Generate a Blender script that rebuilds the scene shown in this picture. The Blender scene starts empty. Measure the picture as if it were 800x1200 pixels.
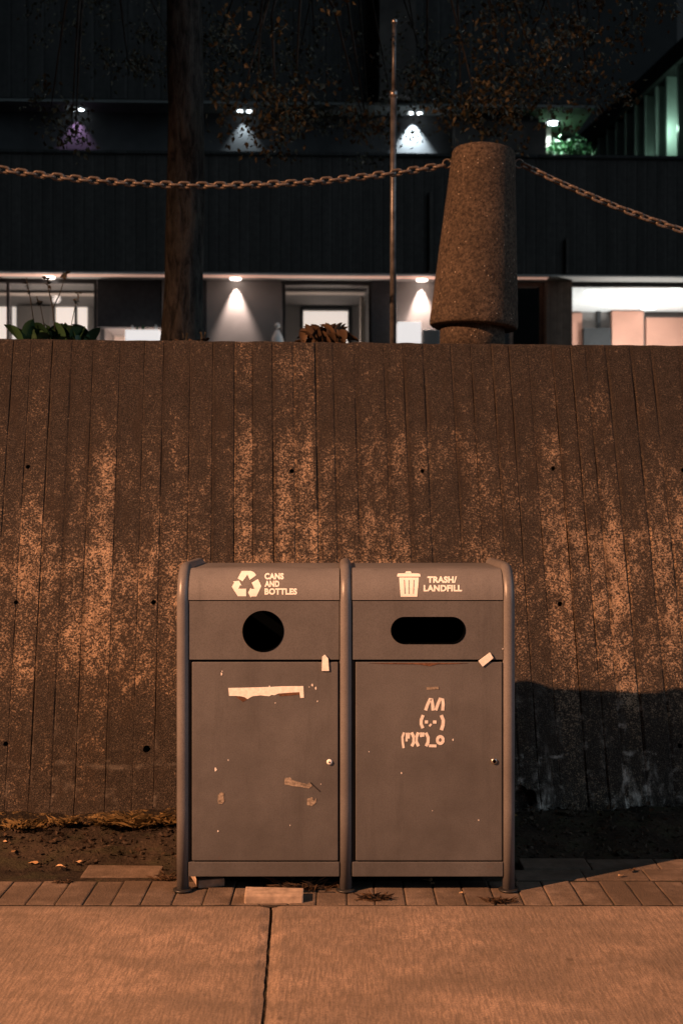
import bpy, bmesh, math, random
from mathutils import Vector, Matrix, noise, Euler
random.seed(7)
R = math.radians
sc = bpy.context.scene
COL = sc.collection
F = 1440.0; EYE = 1.395            # focal length in photo pixels, eye height
def at(px, py, Y): return Vector(((px-400)*Y/F, Y, EYE+(600-py)*Y/F))

# ------------------------------------------------------------------ materials
class NT:
    def __init__(s, name):
        s.m = bpy.data.materials.new(name); s.m.use_nodes = True
        s.t = s.m.node_tree; s.b = s.t.nodes['Principled BSDF']
    def n(s, typ, **kw):
        x = s.t.nodes.new(typ)
        for k, v in kw.items():
            if hasattr(x, k) and k not in ('Scale',): setattr(x, k, v)
            else: s.put(x, k, v)
        return x
    def put(s, node, key, v):
        i = node.inputs[key]
        if hasattr(v, 'links'): s.t.links.new(v, i)
        elif isinstance(v, bpy.types.Node): s.t.links.new(v.outputs[0], i)
        else: i.default_value = v
    def coord(s, kind='Object', scale=(1, 1, 1)):
        c = s.n('ShaderNodeTexCoord'); mp = s.n('ShaderNodeMapping')
        s.put(mp, 'Vector', c.outputs[kind]); mp.inputs['Scale'].default_value = scale
        return mp.outputs[0]
    def noise(s, vec, scale, detail=4, rough=.55, dist=0):
        x = s.n('ShaderNodeTexNoise'); s.put(x, 'Vector', vec)
        x.inputs['Scale'].default_value = scale; x.inputs['Detail'].default_value = detail
        x.inputs['Roughness'].default_value = rough; x.inputs['Distortion'].default_value = dist
        return x.outputs[0]
    def voro(s, vec, scale, out=0, feature='F1'):
        x = s.n('ShaderNodeTexVoronoi'); x.feature = feature; s.put(x, 'Vector', vec)
        x.inputs['Scale'].default_value = scale
        return x.outputs[out]
    def ramp(s, fac, *stops):
        x = s.n('ShaderNodeValToRGB'); s.put(x, 'Fac', fac)
        e = x.color_ramp.elements
        while len(e) < len(stops): e.new(.5)
        for el, (p, c) in zip(e, stops):
            el.position = p; el.color = (c, c, c, 1) if not hasattr(c, '__len__') else (*c, 1)
        return x.outputs[0]
    def mix(s, fac, a, b, mode='MIX'):
        x = s.n('ShaderNodeMix'); x.data_type = 'RGBA'; x.blend_type = mode
        for idx, v in ((0, fac), (6, a), (7, b)):
            i = x.inputs[idx]
            if hasattr(v, 'links'): s.t.links.new(v, i)
            elif idx == 0: i.default_value = v
            else: i.default_value = (*v, 1) if hasattr(v, '__len__') else (v, v, v, 1)
        return x.outputs[2]
    def math(s, op, a, b=0.0):
        x = s.n('ShaderNodeMath'); x.operation = op
        for k, v in ((0, a), (1, b)):
            if hasattr(v, 'links'): s.t.links.new(v, x.inputs[k])
            else: x.inputs[k].default_value = v
        return x.outputs[0]
    def sep(s, vec):
        x = s.n('ShaderNodeSeparateXYZ'); s.put(x, 0, vec); return x.outputs
    def out(s, color=None, rough=None, bump=None, strength=.5, dist=.01, metal=None, spec=None):
        if color is not None: s.put(s.b, 'Base Color', color if hasattr(color, 'links') else (*color, 1))
        if rough is not None: s.put(s.b, 'Roughness', rough)
        if metal is not None: s.put(s.b, 'Metallic', metal)
        if spec is not None: s.put(s.b, 'Specular IOR Level', spec)
        if bump is not None:
            b = s.n('ShaderNodeBump'); s.put(b, 'Height', bump)
            b.inputs['Strength'].default_value = strength; b.inputs['Distance'].default_value = dist
            s.put(s.b, 'Normal', b.outputs[0])
        return s.m

def plain(name, c, rough=.6, metal=0, var=.25, scale=12, bump=.15, spec=.4):
    k = NT(name); v = k.coord()
    n1 = k.noise(v, scale, 5)
    col = k.mix(k.ramp(n1, (.35, 0.0), (.7, 1.0)), tuple(x*(1-var) for x in c), tuple(min(1, x*(1+var)) for x in c))
    return k.out(col, rough, k.noise(v, scale*6, 3), bump, .004, metal, spec)
def emit(name, c, st):
    k = NT(name); k.put(k.b, 'Base Color', (*c, 1)); k.put(k.b, 'Emission Color', (*c, 1)); k.put(k.b, 'Emission Strength', st)
    return k.m
def glass(name, gl=.06, tint=(.9, .95, .95)):
    k = NT(name); t = k.n('ShaderNodeBsdfTransparent'); g = k.n('ShaderNodeBsdfGlossy')
    t.inputs[0].default_value = (*tint, 1); g.inputs['Roughness'].default_value = .03
    m = k.n('ShaderNodeMixShader'); m.inputs[0].default_value = gl
    k.t.links.new(t.outputs[0], m.inputs[1]); k.t.links.new(g.outputs[0], m.inputs[2])
    k.t.links.new(m.outputs[0], k.t.nodes['Material Output'].inputs[0])
    return k.m

def wall_mat():
    k = NT('aged_board_formed_concrete'); v = k.coord(); x, y, z = k.sep(v)
    tone = k.n('ShaderNodeAttribute'); tone.attribute_name = 'board_tone'; tone = tone.outputs['Fac']
    streak = k.noise(k.coord(scale=(1, 1, .30)), 4.8, 9, .76, .4)
    patch = k.noise(k.coord(scale=(1, 1, 1.25)), 1.5, 6, .66, .5)
    jt = k.n('ShaderNodeAttribute'); jt.attribute_name = 'joint'; jt = jt.outputs['Fac']
    grain = k.noise(v, 140, 3, .75)
    cell = k.sep(k.voro(v, 150, 1))[0]
    grain2 = k.noise(v, 26, 4, .7)
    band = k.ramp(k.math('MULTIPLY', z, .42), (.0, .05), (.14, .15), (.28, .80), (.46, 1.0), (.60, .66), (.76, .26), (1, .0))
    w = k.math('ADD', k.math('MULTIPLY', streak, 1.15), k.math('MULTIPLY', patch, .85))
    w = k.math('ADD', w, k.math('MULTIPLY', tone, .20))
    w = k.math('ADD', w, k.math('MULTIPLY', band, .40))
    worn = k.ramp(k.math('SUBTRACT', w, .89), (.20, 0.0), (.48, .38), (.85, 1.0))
    th = k.math('ADD', k.math('MULTIPLY', grain, .9), k.math('MULTIPLY', cell, .22))
    th = k.math('ADD', th, k.math('MULTIPLY', k.math('SUBTRACT', grain2, .5), .40))
    th = k.math('ADD', th, k.math('MULTIPLY', k.math('SUBTRACT', worn, .5), .30))
    fleck = k.ramp(th, (.53, 0.0), (.67, 1.0))
    dark = k.mix(grain2, (.013, .0115, .0108), (.044, .0375, .033))
    dark = k.mix(k.math('MULTIPLY', worn, .42), dark, (.10, .076, .056))
    lightc = k.mix(k.ramp(worn, (0.0, 0.0), (.7, 1.0)), (.19, .145, .108), (.58, .41, .275))
    fine = k.noise(v, 210, 2, .8)
    dark = k.mix(k.ramp(fine, (.52, 0.0), (.70, 1.0)), dark, (.13, .103, .082))
    dark = k.mix(k.ramp(fine, (.32, 1.0), (.48, 0.0)), dark, (.012, .010, .009))
    lightc = k.mix(k.ramp(fine, (.34, .75), (.52, 0.0)), lightc, (.07, .05, .038))
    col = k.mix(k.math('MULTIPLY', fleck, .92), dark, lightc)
    soot = k.math('MULTIPLY', jt, k.ramp(k.noise(k.coord(scale=(1, 1, .3)), 5, 5, .65), (.34, .15), (.6, 1.0)))
    col = k.mix(k.math('MULTIPLY', soot, .8), col, (.018, .014, .012))
    # single pale stones in the aggregate
    st = k.ramp(k.voro(v, 26), (.05, 1.0), (.11, 0.0)); pick = k.ramp(k.voro(v, 26, 1), (.80, 0.0), (.84, 1.0))
    col = k.mix(k.math('MULTIPLY', st, k.math('MULTIPLY', pick, .5)), col, (.42, .33, .26))
    # lime bloom running down near the foot
    lime = k.ramp(k.noise(k.coord(scale=(1, 1, .16)), 9, 8, .72, .6), (.55, 0.0), (.68, 1.0))
    low = k.ramp(k.math('ADD', z, k.math('MULTIPLY', patch, .25)), (.22, 1.0), (.78, 0.0))
    right = k.ramp(k.math('MULTIPLY', x, .5), (.25, .12), (.38, 1.0))
    lime = k.math('MULTIPLY', k.math('MULTIPLY', k.math('ADD', k.math('MULTIPLY', lime, .55), k.math('MULTIPLY', jt, k.ramp(k.noise(v, 13, 6, .75), (.50, 0.0), (.62, 1.0)))), low), right)
    lime = k.math('MULTIPLY', lime, k.ramp(grain2, (.35, .1), (.6, 1.0)))
    hl = k.math('MULTIPLY', k.ramp(k.math('ABSOLUTE', k.math('SUBTRACT', z, k.math('ADD', .27, k.math('MULTIPLY', k.math('SUBTRACT', patch, .5), .16)))), (.004, 1.0), (.014, 0.0)), k.ramp(k.noise(v, 8, 5, .7), (.5, 0.0), (.58, .8)))
    lime = k.math('MAXIMUM', k.math('MINIMUM', k.math('MULTIPLY', lime, 1.5), 1.0), k.math('MULTIPLY', hl, right))
    col = k.mix(lime, col, (.62, .57, .52))
    # dark runs under the joints
    run = k.ramp(k.noise(k.coord(scale=(1, 1, .07)), 13, 6, .66), (.52, 0.0), (.66, 1.0))
    col = k.mix(k.math('MULTIPLY', run, .6), col, (.035, .026, .02))
    h = k.math('ADD', k.math('MULTIPLY', grain, .9), k.math('ADD', k.math('MULTIPLY', grain2, .35), k.math('MULTIPLY', fleck, .25)))
    return k.out(col, .95, h, .8, .008, spec=.2)

def slab_mat():
    k = NT('broomed_concrete'); v = k.coord()
    br = k.noise(k.coord(scale=(80, 9, 1)), 1.6, 5, .7)
    # slightly oblique broom strokes
    c = k.n('ShaderNodeTexCoord'); mp = k.n('ShaderNodeMapping'); k.put(mp, 'Vector', c.outputs['Object'])
    mp.inputs['Rotation'].default_value = (0, 0, R(-14)); mp.inputs['Scale'].default_value = (60, 6, 1)
    br2 = k.noise(mp.outputs[0], 1.9, 3, .6)
    blot = k.noise(k.coord(scale=(1, 1.6, 1)), 2.1, 6, .62, .3); blot2 = k.noise(v, 9, 5, .65)
    g = k.noise(v, 150, 3, .8)
    col = k.mix(k.ramp(blot, (.34, 0.0), (.66, 1.0)), (.175, .134, .104), (.40, .288, .218))
    col = k.mix(k.ramp(blot2, (.38, .7), (.58, 0.0)), col, (.20, .155, .125))
    col = k.mix(k.math('MULTIPLY', k.ramp(br2, (.40, 1.0), (.56, 0.0)), .60), col, (.13, .10, .075))
    col = k.mix(k.math('MULTIPLY', k.ramp(g, (.36, 1.0), (.56, 0.0)), .75), col, (.10, .08, .065))
    spot = k.math('MULTIPLY', k.ramp(k.voro(v, 7), (.04, 1.0), (.12, 0.0)), k.ramp(k.voro(v, 7, 1), (.6, 0.0), (.7, 1.0)))
    col = k.mix(k.math('MULTIPLY', spot, .75), col, (.09, .068, .05))
    dk = k.ramp(k.noise(k.coord(scale=(1, 2.2, 1)), 5, 7, .7, .6), (.56, 0.0), (.70, .6))
    col = k.mix(dk, col, (.13, .098, .072))
    yy = k.sep(v)[1]
    edge = k.ramp(k.math('ADD', yy, k.math('MULTIPLY', k.math('SUBTRACT', blot2, .5), .22)), (0.0, 0.0), (1, 0.0))
    h = k.math('ADD', k.math('MULTIPLY', br, .5), k.math('ADD', k.math('MULTIPLY', br2, .6), k.math('MULTIPLY', g, .4)))
    return k.out(col, .88, h, .55, .006, spec=.25)

def dirt_mat(name='dirt', a=(.018, .014, .011), b=(.062, .047, .035)):
    k = NT(name); v = k.coord()
    n1 = k.noise(v, 3.5, 7, .68, .3); n2 = k.noise(v, 40, 5, .7)
    col = k.mix(k.ramp(n1, (.36, 0.0), (.68, 1.0)), a, b)
    col = k.mix(k.math('MULTIPLY', k.ramp(n2, (.56, 0.0), (.72, 1.0)), .5), col, tuple(x*2 for x in b))
    col = k.mix(k.math('MULTIPLY', k.ramp(k.noise(v, 9, 4), (.5, 0.0), (.66, 1.0)), .4), col, (.045, .05, .025))
    return k.out(col, .97, k.math('ADD', n2, k.math('MULTIPLY', n1, 2)), .9, .02, spec=.15)

def paver_mat():
    k = NT('paver_stone'); v = k.coord()
    at_ = k.n('ShaderNodeAttribute'); at_.attribute_name = 'board_tone'
    n1 = k.noise(v, 14, 6, .65); n2 = k.noise(v, 120, 3, .7)
    col = k.mix(at_.outputs['Fac'], (.155, .118, .095), (.205, .157, .125))
    big = k.noise(v, 3.2, 5, .65)
    col = k.mix(k.ramp(n1, (.38, .8), (.62, 0.0)), col, (.105, .08, .062))
    col = k.mix(k.ramp(big, (.40, .75), (.58, 0.0)), col, (.075, .056, .042))
    col = k.mix(k.math('MULTIPLY', k.ramp(n2, (.38, 1.0), (.55, 0.0)), .4), col, (.09, .07, .055))
    return k.out(col, .92, k.math('ADD', n1, n2), .6, .008, spec=.2)

def bin_mat(name, base, rough=.42):
    k = NT(name); v = k.coord()
    n1 = k.noise(v, 3.5, 6, .65); g = k.noise(v, 240, 2, .8); scr = k.noise(k.coord(scale=(1, 1, .10)), 16, 7, .75); rub = k.noise(k.coord(scale=(.5, 1, 2.4)), 9, 8, .78, .8)
    col = k.mix(k.ramp(n1, (.3, 0.0), (.7, 1.0)), tuple(x*.86 for x in base), tuple(x*1.12 for x in base))
    col = k.mix(k.math('MULTIPLY', k.ramp(scr, (.54, 0.0), (.72, 1.0)), .45), col, tuple(x*.5 for x in base))
    col = k.mix(k.math('MULTIPLY', k.ramp(rub, (.66, 0.0), (.74, 1.0)), .35), col, tuple(min(1, x*1.9) for x in base))
    col = k.mix(k.math('MULTIPLY', k.ramp(g, (.36, 1.0), (.56, 0.0)), .42), col, tuple(x*.45 for x in base))
    zz = k.sep(v)[2]; low_dark = k.ramp(k.math('ADD', zz, k.math('MULTIPLY', k.math('SUBTRACT', n1, .5), 1.1)), (.05, .42), (.75, 0.0))  # darker towards the bottom, broken up by noise
    col = k.mix(low_dark, col, tuple(q*.35 for q in base))
    # worn specks
    s = k.math('MULTIPLY', k.ramp(k.voro(v, 38), (.03, 1.0), (.06, 0.0)), k.ramp(k.voro(v, 38, 1), (.93, 0.0), (.95, 1.0)))
    col = k.mix(k.math('MULTIPLY', s, .7), col, (.45, .36, .30))
    # rust bleeding from the seams
    ru = k.math('MULTIPLY', k.ramp(k.noise(v, 6, 6, .7), (.66, 0.0), (.80, 1.0)), .35)
    col = k.mix(ru, col, (.13, .06, .03))
    rg = k.ramp(n1, (.3, rough-.06), (.7, rough+.14))
    return k.out(col, rg, g, .25, .0012, spec=.45)

def bark_mat():
    k = NT('bark'); v = k.coord(scale=(1, 1, .25))
    n1 = k.noise(v, 26, 6, .7, .5); n2 = k.noise(k.coord(), 5, 5, .6)
    col = k.mix(k.ramp(n1, (.4, 0.0), (.62, 1.0)), (.016, .015, .0145), (.070, .063, .056))
    col = k.mix(k.math('MULTIPLY', k.ramp(n2, (.5, 0.0), (.7, 1.0)), .5), col, (.075, .068, .055))
    return k.out(col, .95, n1, .9, .02, spec=.15)
def ribbed(name, base, period=.16, var=.3):
    k = NT(name); v = k.coord(); x, y, z = k.sep(v)
    line = k.math('PINGPONG', k.math('DIVIDE', x, period), .5)
    st = k.noise(k.coord(scale=(1, 1, .10)), 3.0, 6, .65); n2 = k.noise(v, 9, 5, .65)
    col = k.mix(k.ramp(st, (.35, 0.0), (.68, 1.0)), tuple(q*(1-var) for q in base), tuple(q*(1+var) for q in base))
    col = k.mix(k.math('MULTIPLY', k.ramp(n2, (.4, 1.0), (.6, 0.0)), .4), col, tuple(q*.5 for q in base))
    h = k.math('ADD', k.ramp(line, (.0, 0.0), (.10, 1.0)), k.math('MULTIPLY', n2, .5))
    return k.out(col, .92, h, .5, .015, spec=.2)
def leaf_mat(name, a, b, rough=.5):
    k = NT(name); t = k.n('ShaderNodeAttribute'); t.attribute_name = 'board_tone'
    col = k.mix(t.outputs['Fac'], a, b)
    k.put(k.b, 'Transmission Weight', 0.0)
    return k.out(col, rough, spec=.3)
def rough_concrete(name, a, b, sc=60):
    k = NT(name); v = k.coord()
    g = k.noise(v, sc, 4, .75); n = k.noise(v, 5, 5, .6)
    s = k.ramp(k.voro(v, sc*.8), (.10, 1.0), (.25, 0.0)); pk = k.ramp(k.voro(v, sc*.8, 1), (.72, 0.0), (.8, 1.0))
    col = k.mix(k.ramp(g, (.38, 0.0), (.66, 1.0)), a, b)
    col = k.mix(k.math('MULTIPLY', k.ramp(n, (.42, 1.0), (.62, 0.0)), .35), col, tuple(q*.6 for q in a))
    col = k.mix(k.math('MULTIPLY', k.math('MULTIPLY', s, pk), .7), col, (.50, .42, .34))
    return k.out(col, .93, k.math('ADD', g, s), .7, .006, spec=.2)

def foot_mat():
    k = NT('crumbled_glow_footing'); v = k.coord()
    a = k.noise(v, 16, 6, .72); b = k.noise(v, 70, 3, .75); z = k.sep(v)[2]
    m = k.ramp(k.math('ADD', a, k.math('MULTIPLY', k.math('SUBTRACT', b, .5), .5)), (.50, 0.0), (.66, 1.0))
    col = k.mix(m, (.022, .018, .014), (.30, .20, .085))  # orange glow of the lit ledge put into the patch colour
    col = k.mix(k.ramp(b, (.36, .9), (.52, 0.0)), col, (.014, .011, .009))
    return k.out(col, .95, k.math('ADD', a, b), .9, .02, spec=.15)
M = dict(
 wall=wall_mat(), slab=slab_mat(), dirt=dirt_mat(), paver=paver_mat(),
 soil=dirt_mat('planter_soil', (.02, .016, .012), (.07, .055, .04)),
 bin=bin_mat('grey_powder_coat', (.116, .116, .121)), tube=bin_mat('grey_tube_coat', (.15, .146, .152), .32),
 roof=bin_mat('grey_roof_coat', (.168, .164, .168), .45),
 black=plain('black_liner', (.0015, .002, .0025), .95, spec=0.0), gap=plain('dark_gap', (.02, .02, .022), .8),
 white=plain('white_vinyl', (.88, .88, .88), .45, var=.06, scale=60), paint=plain('white_marker_paint', (.74, .70, .68), .6, var=.12, scale=80),
 paper=plain('torn_white_paper', (.86, .84, .82), .7, var=.12, scale=90), tape=plain('old_clear_tape', (.27, .23, .19), .25, var=.5, scale=90),
 slit=plain('grey_slit', (.22, .22, .23), .6), rust=plain('rust_stain', (.12, .055, .03), .8, var=.4, scale=60),
 steel=plain('worn_steel', (.45, .42, .40), .35, .9, .25, 40), chain=plain('galvanised_chain', (.18, .15, .13), .5, .4, .45, 50),
 pole=plain('galvanised_pole', (.15, .145, .145), .4, .5, .45, 18),
 bollard=rough_concrete('exposed_aggregate', (.030, .024, .020), (.125, .094, .07)),
 bark=bark_mat(), leaf=leaf_mat('tree_leaf', (.022, .024, .012), (.074, .060, .033)),
 herb=leaf_mat('green_herb_leaf', (.012, .035, .018), (.03, .075, .032), .4), dry=leaf_mat('dry_brown_leaf', (.025, .015, .009), (.085, .05, .027), .7),
 straw=leaf_mat('straw_blade', (.05, .036, .014), (.26, .17, .065), .7), bush=leaf_mat('bush_leaf', (.02, .07, .025), (.06, .19, .07), .35), stalk=plain('dark_stalk', (.03, .025, .015), .8),
 litter=leaf_mat('pale_fallen_leaf', (.34, .20, .09), (.55, .37, .22), .7),
 band=ribbed('dark_ribbed_concrete', (.060, .054, .050), .2), upper=ribbed('dark_upper_concrete', (.045, .044, .043), .32),
 recess=plain('dark_recess_wall', (.062, .063, .065), .8, var=.3, scale=1.4), block=plain('grey_concrete_block', (.062, .053, .047), .9, var=.35, scale=2),
 lowwall=plain('plaster_wall', (.22, .195, .18), .8, var=.12, scale=1.5), soffit=plain('soffit_paint', (.55, .50, .47), .8, var=.1, scale=1),
 usoffit=plain('upper_soffit_paint', (.16, .17, .165), .8, var=.3, scale=1), pillar=ribbed('brown_ribbed_pillar', (.21, .14, .105), .13),
 frame=plain('dark_window_frame', (.02, .02, .021), .4), bframe=plain('bronze_frame', (.25, .16, .12), .5, .3),
 dark=plain('dark_panel', (.028, .028, .03), .7), glass=glass('window_glass'), floor=plain('room_floor', (.22, .17, .13), .5),
 room=plain('room_wall', (.20, .18, .17), .85, var=.12, scale=1), cream=plain('cream_bulkhead', (.62, .50, .43), .8, var=.1, scale=2),
 ceil=plain('white_ceiling', (.80, .80, .80), .8, var=.04, scale=2), pink=plain('salmon_panel', (.50, .25, .18), .7, var=.12, scale=1.5),
 counter=plain('white_counter', (.78, .74, .70), .5, var=.05), lit=emit('lit_back_window', (1, .80, .72), .9), box=emit('white_added_glow', (1, .93, .90), .75), strip=emit('light_strip', (1, .58, .44), .36),  # white cabinet and counter get a glow in place of lamplight
 litw=emit('downlight_warm', (1, .86, .78), 6.0), litc=emit('downlight_cool', (.85, .95, 1), 6.0), ceilp=emit('ceiling_lamp', (1, .97, .95), 4.0),
 fin=plain('pale_fin', (.42, .47, .44), .5, var=.2, scale=1), gdark=plain('dark_cladding', (.02, .021, .021), .8, var=.3, scale=1),
 foot=foot_mat(), ground=plain('asphalt', (.05, .05, .05), .9, var=.3, scale=4), terrain=dirt_mat('terrain_soil', (.02, .02, .015), (.06, .055, .04)),
 brick=plain('loose_paver', (.34, .26, .20), .9, var=.3, scale=30), terracotta=plain('planter_box', (.1, .1, .1), .8),
)

# ------------------------------------------------------------------ mesh helpers
class MB:
    def __init__(s): s.v = []; s.f = []; s.t = []; s.sm = []
    def add(s, vs, fs, tone=.5, smooth=False):
        o = len(s.v); s.v += [Vector(v) for v in vs]; s.t += [tone]*len(vs)
        s.f += [tuple(i+o for i in f) for f in fs]; s.sm += [smooth]*len(fs); return s
    def box(s, x0, x1, y0, y1, z0, z1, bev=0, tone=.5):
        bm = bmesh.new(); bmesh.ops.create_cube(bm, size=1)
        for v in bm.verts: v.co = Vector(((x0+x1)/2+v.co.x*(x1-x0), (y0+y1)/2+v.co.y*(y1-y0), (z0+z1)/2+v.co.z*(z1-z0)))
        if bev: bmesh.ops.bevel(bm, geom=bm.edges[:], offset=bev, segments=2, affect='EDGES', profile=.6)
        s.bm(bm, tone=tone); return s
    def bm(s, bm, mat=None, tone=.5, smooth=False):
        bm.verts.index_update()
        s.add([(mat @ v.co if mat else v.co) for v in bm.verts], [[v.index for v in f.verts] for f in bm.faces], tone, smooth); bm.free(); return s
    def tube(s, pts, rad, n=10, cap=True, tone=.5):
        pts = [Vector(p) for p in pts]; rr = rad if hasattr(rad, '__len__') else [rad]*len(pts)
        up = Vector((0, 0, 1)); vs = []; prev = None
        for i, p in enumerate(pts):
            d = (pts[min(i+1, len(pts)-1)]-pts[max(i-1, 0)]).normalized()
            if prev is None:
                a = d.cross(up if abs(d.z) < .9 else Vector((1, 0, 0))).normalized()
            else: a = (prev-d*prev.dot(d)).normalized()
            prev = a; b = d.cross(a)
            for k in range(n):
                t = 2*math.pi*k/n; vs.append(p+(a*math.cos(t)+b*math.sin(t))*rr[i])
        fs = [(i*n+k, i*n+(k+1) % n, (i+1)*n+(k+1) % n, (i+1)*n+k) for i in range(len(pts)-1) for k in range(n)]
        if cap: fs += [tuple(range(n))[::-1], tuple(range((len(pts)-1)*n, len(pts)*n))]
        return s.add(vs, fs, tone, True)
    def lathe(s, prof, c=(0, 0, 0), n=32, tilt=None, tone=.5):
        vs = []; c = Vector(c)
        for r, z in prof:
            for k in range(n):
                t = 2*math.pi*k/n; p = Vector((r*math.cos(t), r*math.sin(t), z))
                if tilt: p = tilt @ p
                vs.append(c+p)
        m = len(prof)
        fs = [(i*n+k, i*n+(k+1) % n, (i+1)*n+(k+1) % n, (i+1)*n+k) for i in range(m-1) for k in range(n)]
        fs += [tuple(range(n))[::-1], tuple(range((m-1)*n, m*n))]
        return s.add(vs, fs, tone, True)
    def ribbon(s, pts, w, y, th=.0012):
        """flat painted stroke in an xz plane"""
        pts = [Vector(p) for p in pts]; L = []; Rr = []
        for i, p in enumerate(pts):
            d = (pts[min(i+1, len(pts)-1)]-pts[max(i-1, 0)]).normalized(); nn = Vector((-d.y, d.x))*w/2
            L.append(p+nn); Rr.append(p-nn)
        m = len(pts); vs = [(q.x, y, q.y) for q in L]+[(q.x, y, q.y) for q in Rr]+[(q.x, y+th, q.y) for q in L]+[(q.x, y+th, q.y) for q in Rr]
        fs = []
        for i in range(m-1):
            fs += [(i, i+1, m+i+1, m+i), (2*m+i, 3*m+i, 3*m+i+1, 2*m+i+1), (i, 2*m+i, 2*m+i+1, i+1), (m+i, m+i+1, 3*m+i+1, 3*m+i)]
        return s.add(vs, fs)
    def poly(s, pts, y, th=.0012):
        bm = bmesh.new(); vs = [bm.verts.new((p[0], y, p[1])) for p in pts]; bm.faces.new(vs); bm.normal_update()
        r = bmesh.ops.extrude_face_region(bm, geom=bm.faces[:])
        for e in r['geom']:
            if isinstance(e, bmesh.types.BMVert): e.co.y += th
        bm.normal_update(); bmesh.ops.triangulate(bm, faces=[f for f in bm.faces if len(f.verts) > 4])
        bmesh.ops.recalc_face_normals(bm, faces=bm.faces[:]); return s.bm(bm)
    def build(s, name, mat, parent=None, flat=False, recalc=True):
        me = bpy.data.meshes.new(name); me.from_pydata([tuple(v) for v in s.v], [], s.f)
        a = me.attributes.new('board_tone', 'FLOAT', 'POINT'); a.data.foreach_set('value', s.t)
        me.polygons.foreach_set('use_smooth', [False]*len(s.f) if flat else s.sm)
        me.materials.append(mat); me.update()
        if recalc:
            bm = bmesh.new(); bm.from_mesh(me); bmesh.ops.recalc_face_normals(bm, faces=bm.faces[:]); bm.to_mesh(me); bm.free()
        o = bpy.data.objects.new(name, me); COL.objects.link(o)
        if parent: o.parent = parent
        return o
def tag(o, label=None, cat=None, group=None, kind=None):
    for k, v in (('label', label), ('category', cat), ('group', group), ('kind', kind)):
        if v: o[k] = v
    return o
def thing(name, label, cat, loc=(0, 0, 0), rz=0, group=None):
    o = bpy.data.objects.new(name, None); COL.objects.link(o); o.location = loc; o.rotation_euler = (0, 0, rz)
    o.empty_display_size = .2
    return tag(o, label, cat, group)
def struct(name, mb, mat, **kw):
    return tag(mb.build(name, mat, **kw), kind='structure')
def copy_tree(o, parent=None):
    c = o.copy(); COL.objects.link(c)
    if parent: c.parent = parent
    for ch in list(o.children): copy_tree(ch, c)
    return c
def nz(x, y, z, s=1.0): return noise.noise(Vector((x*s, y*s, z*s)))

# ------------------------------------------------------------------ the ground
YE = 4.36                                    # far edge of the pavement slab
struct('ground', MB().add([(-150, -150, -.16), (150, -150, -.16), (150, 150, -.16), (-150, 150, -.16)], [(0, 1, 2, 3)]), M['ground'])
mb = MB()
def slab(xa, xb, y0, y1, nx, ny):
    vs = []; base = []
    for j in range(ny+1):
        t = j/ny; y = y0+(y1-y0)*t
        for i in range(nx+1):
            u = i/nx; x = xa(y)*(1-u)+xb(y)*u
            e = 0
            if i in (0, nx): e = -.006+.004*nz(x, y, 3, 18)
            yy = y+(.007*nz(x, 5, 1, 9)+.004*nz(x, 2, 1, 40) if j == ny else 0)
            if j == ny: e -= .004
            vs.append((x, yy, .004*nz(x, y, 0, 1.3)+e))
    w = nx+1
    fs = [(j*w+i, j*w+i+1, (j+1)*w+i+1, (j+1)*w+i) for j in range(ny) for i in range(nx)]
    o = len(vs); rim = [i for i in range(w)]+[j*w+nx for j in range(1, ny+1)]+[ny*w+i for i in range(nx-1, -1, -1)]+[j*w for j in range(ny-1, 0, -1)]
    vs += [(vs[i][0], vs[i][1], -.15) for i in rim]
    fs += [(rim[k], o+k, o+(k+1) % len(rim), rim[(k+1) % len(rim)]) for k in range(len(rim))]
    mb.add(vs, fs)
def jx(y): return -.248+(4.36-y)*.034+.003*nz(y, 0, 0, 7)+.002*nz(y, 4, 0, 35)
def const(c): return lambda y: c
def gl(y): return jx(y)-.005-.003*max(0, nz(y, 9, 2, 25))
def gr(y): return jx(y)+.005+.004*max(0, nz(y, 3, 6, 22))
slab(gr, lambda y: jx(y)+2.0, -1.5, YE, 60, 220)
slab(lambda y: jx(y)-2.0, gl, -1.5, YE, 60, 220)
slab(lambda y: jx(y)+2.012, const(14), -1.5, YE, 30, 60)
slab(const(-14), lambda y: jx(y)-2.012, -1.5, YE, 30, 60)
struct('pavement', mb, M['slab'])
# dark silt lying in the joint
mbj = MB(); L = [(jx(y)-.012, y, -.012+.004*nz(y, 1, 1, 30)) for y in [-1.5+.05*k for k in range(118)]]; Rj = [(jx(y)+.012, y, -.012+.004*nz(y, 7, 1, 30)) for y in [-1.5+.05*k for k in range(118)]]
n_ = len(L); mbj.add(L+Rj, [(i, i+1, n_+i+1, n_+i) for i in range(n_-1)])
struct('joint_dirt', mbj, M['soil'])

# strip of pavers
mb = MB(); random.seed(3)
xp = -8.0; row0, row1 = YE+.012, YE+.30
rows_ = [(row0, row0+.285, .03, (.10, .105, .11), None), (row0+.291, row0+.44, .05, (.21, .24, .27), (.62, 8)), (row0+.446, row0+.59, .16, (.24, .27), (.62, 8)), (row0+.33, row0+.50, .0, (.30, .34), (-1.0, -.55))]
for (ya, yb, off, ws_, lim) in rows_:
    x = -8+off
    while x < 8:
        w = random.choice(ws_); dz = random.uniform(-.003, .001)
        if not lim or (lim[0] < x+w/2 < lim[1]):
            b0 = len(mb.v); tn_ = random.random()
            mb.box(x+.0015, x+w-.002, ya+.001, yb-.001-random.random()*.012, -.1, dz, bev=.006, tone=tn_)
            ang = random.uniform(-.012, .012)
            for q in range(b0, len(mb.v)):
                p = mb.v[q]; p.z += (p.x-x-w/2)*ang
        x += w
struct('paver_strip', mb, M['paver'])

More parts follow.
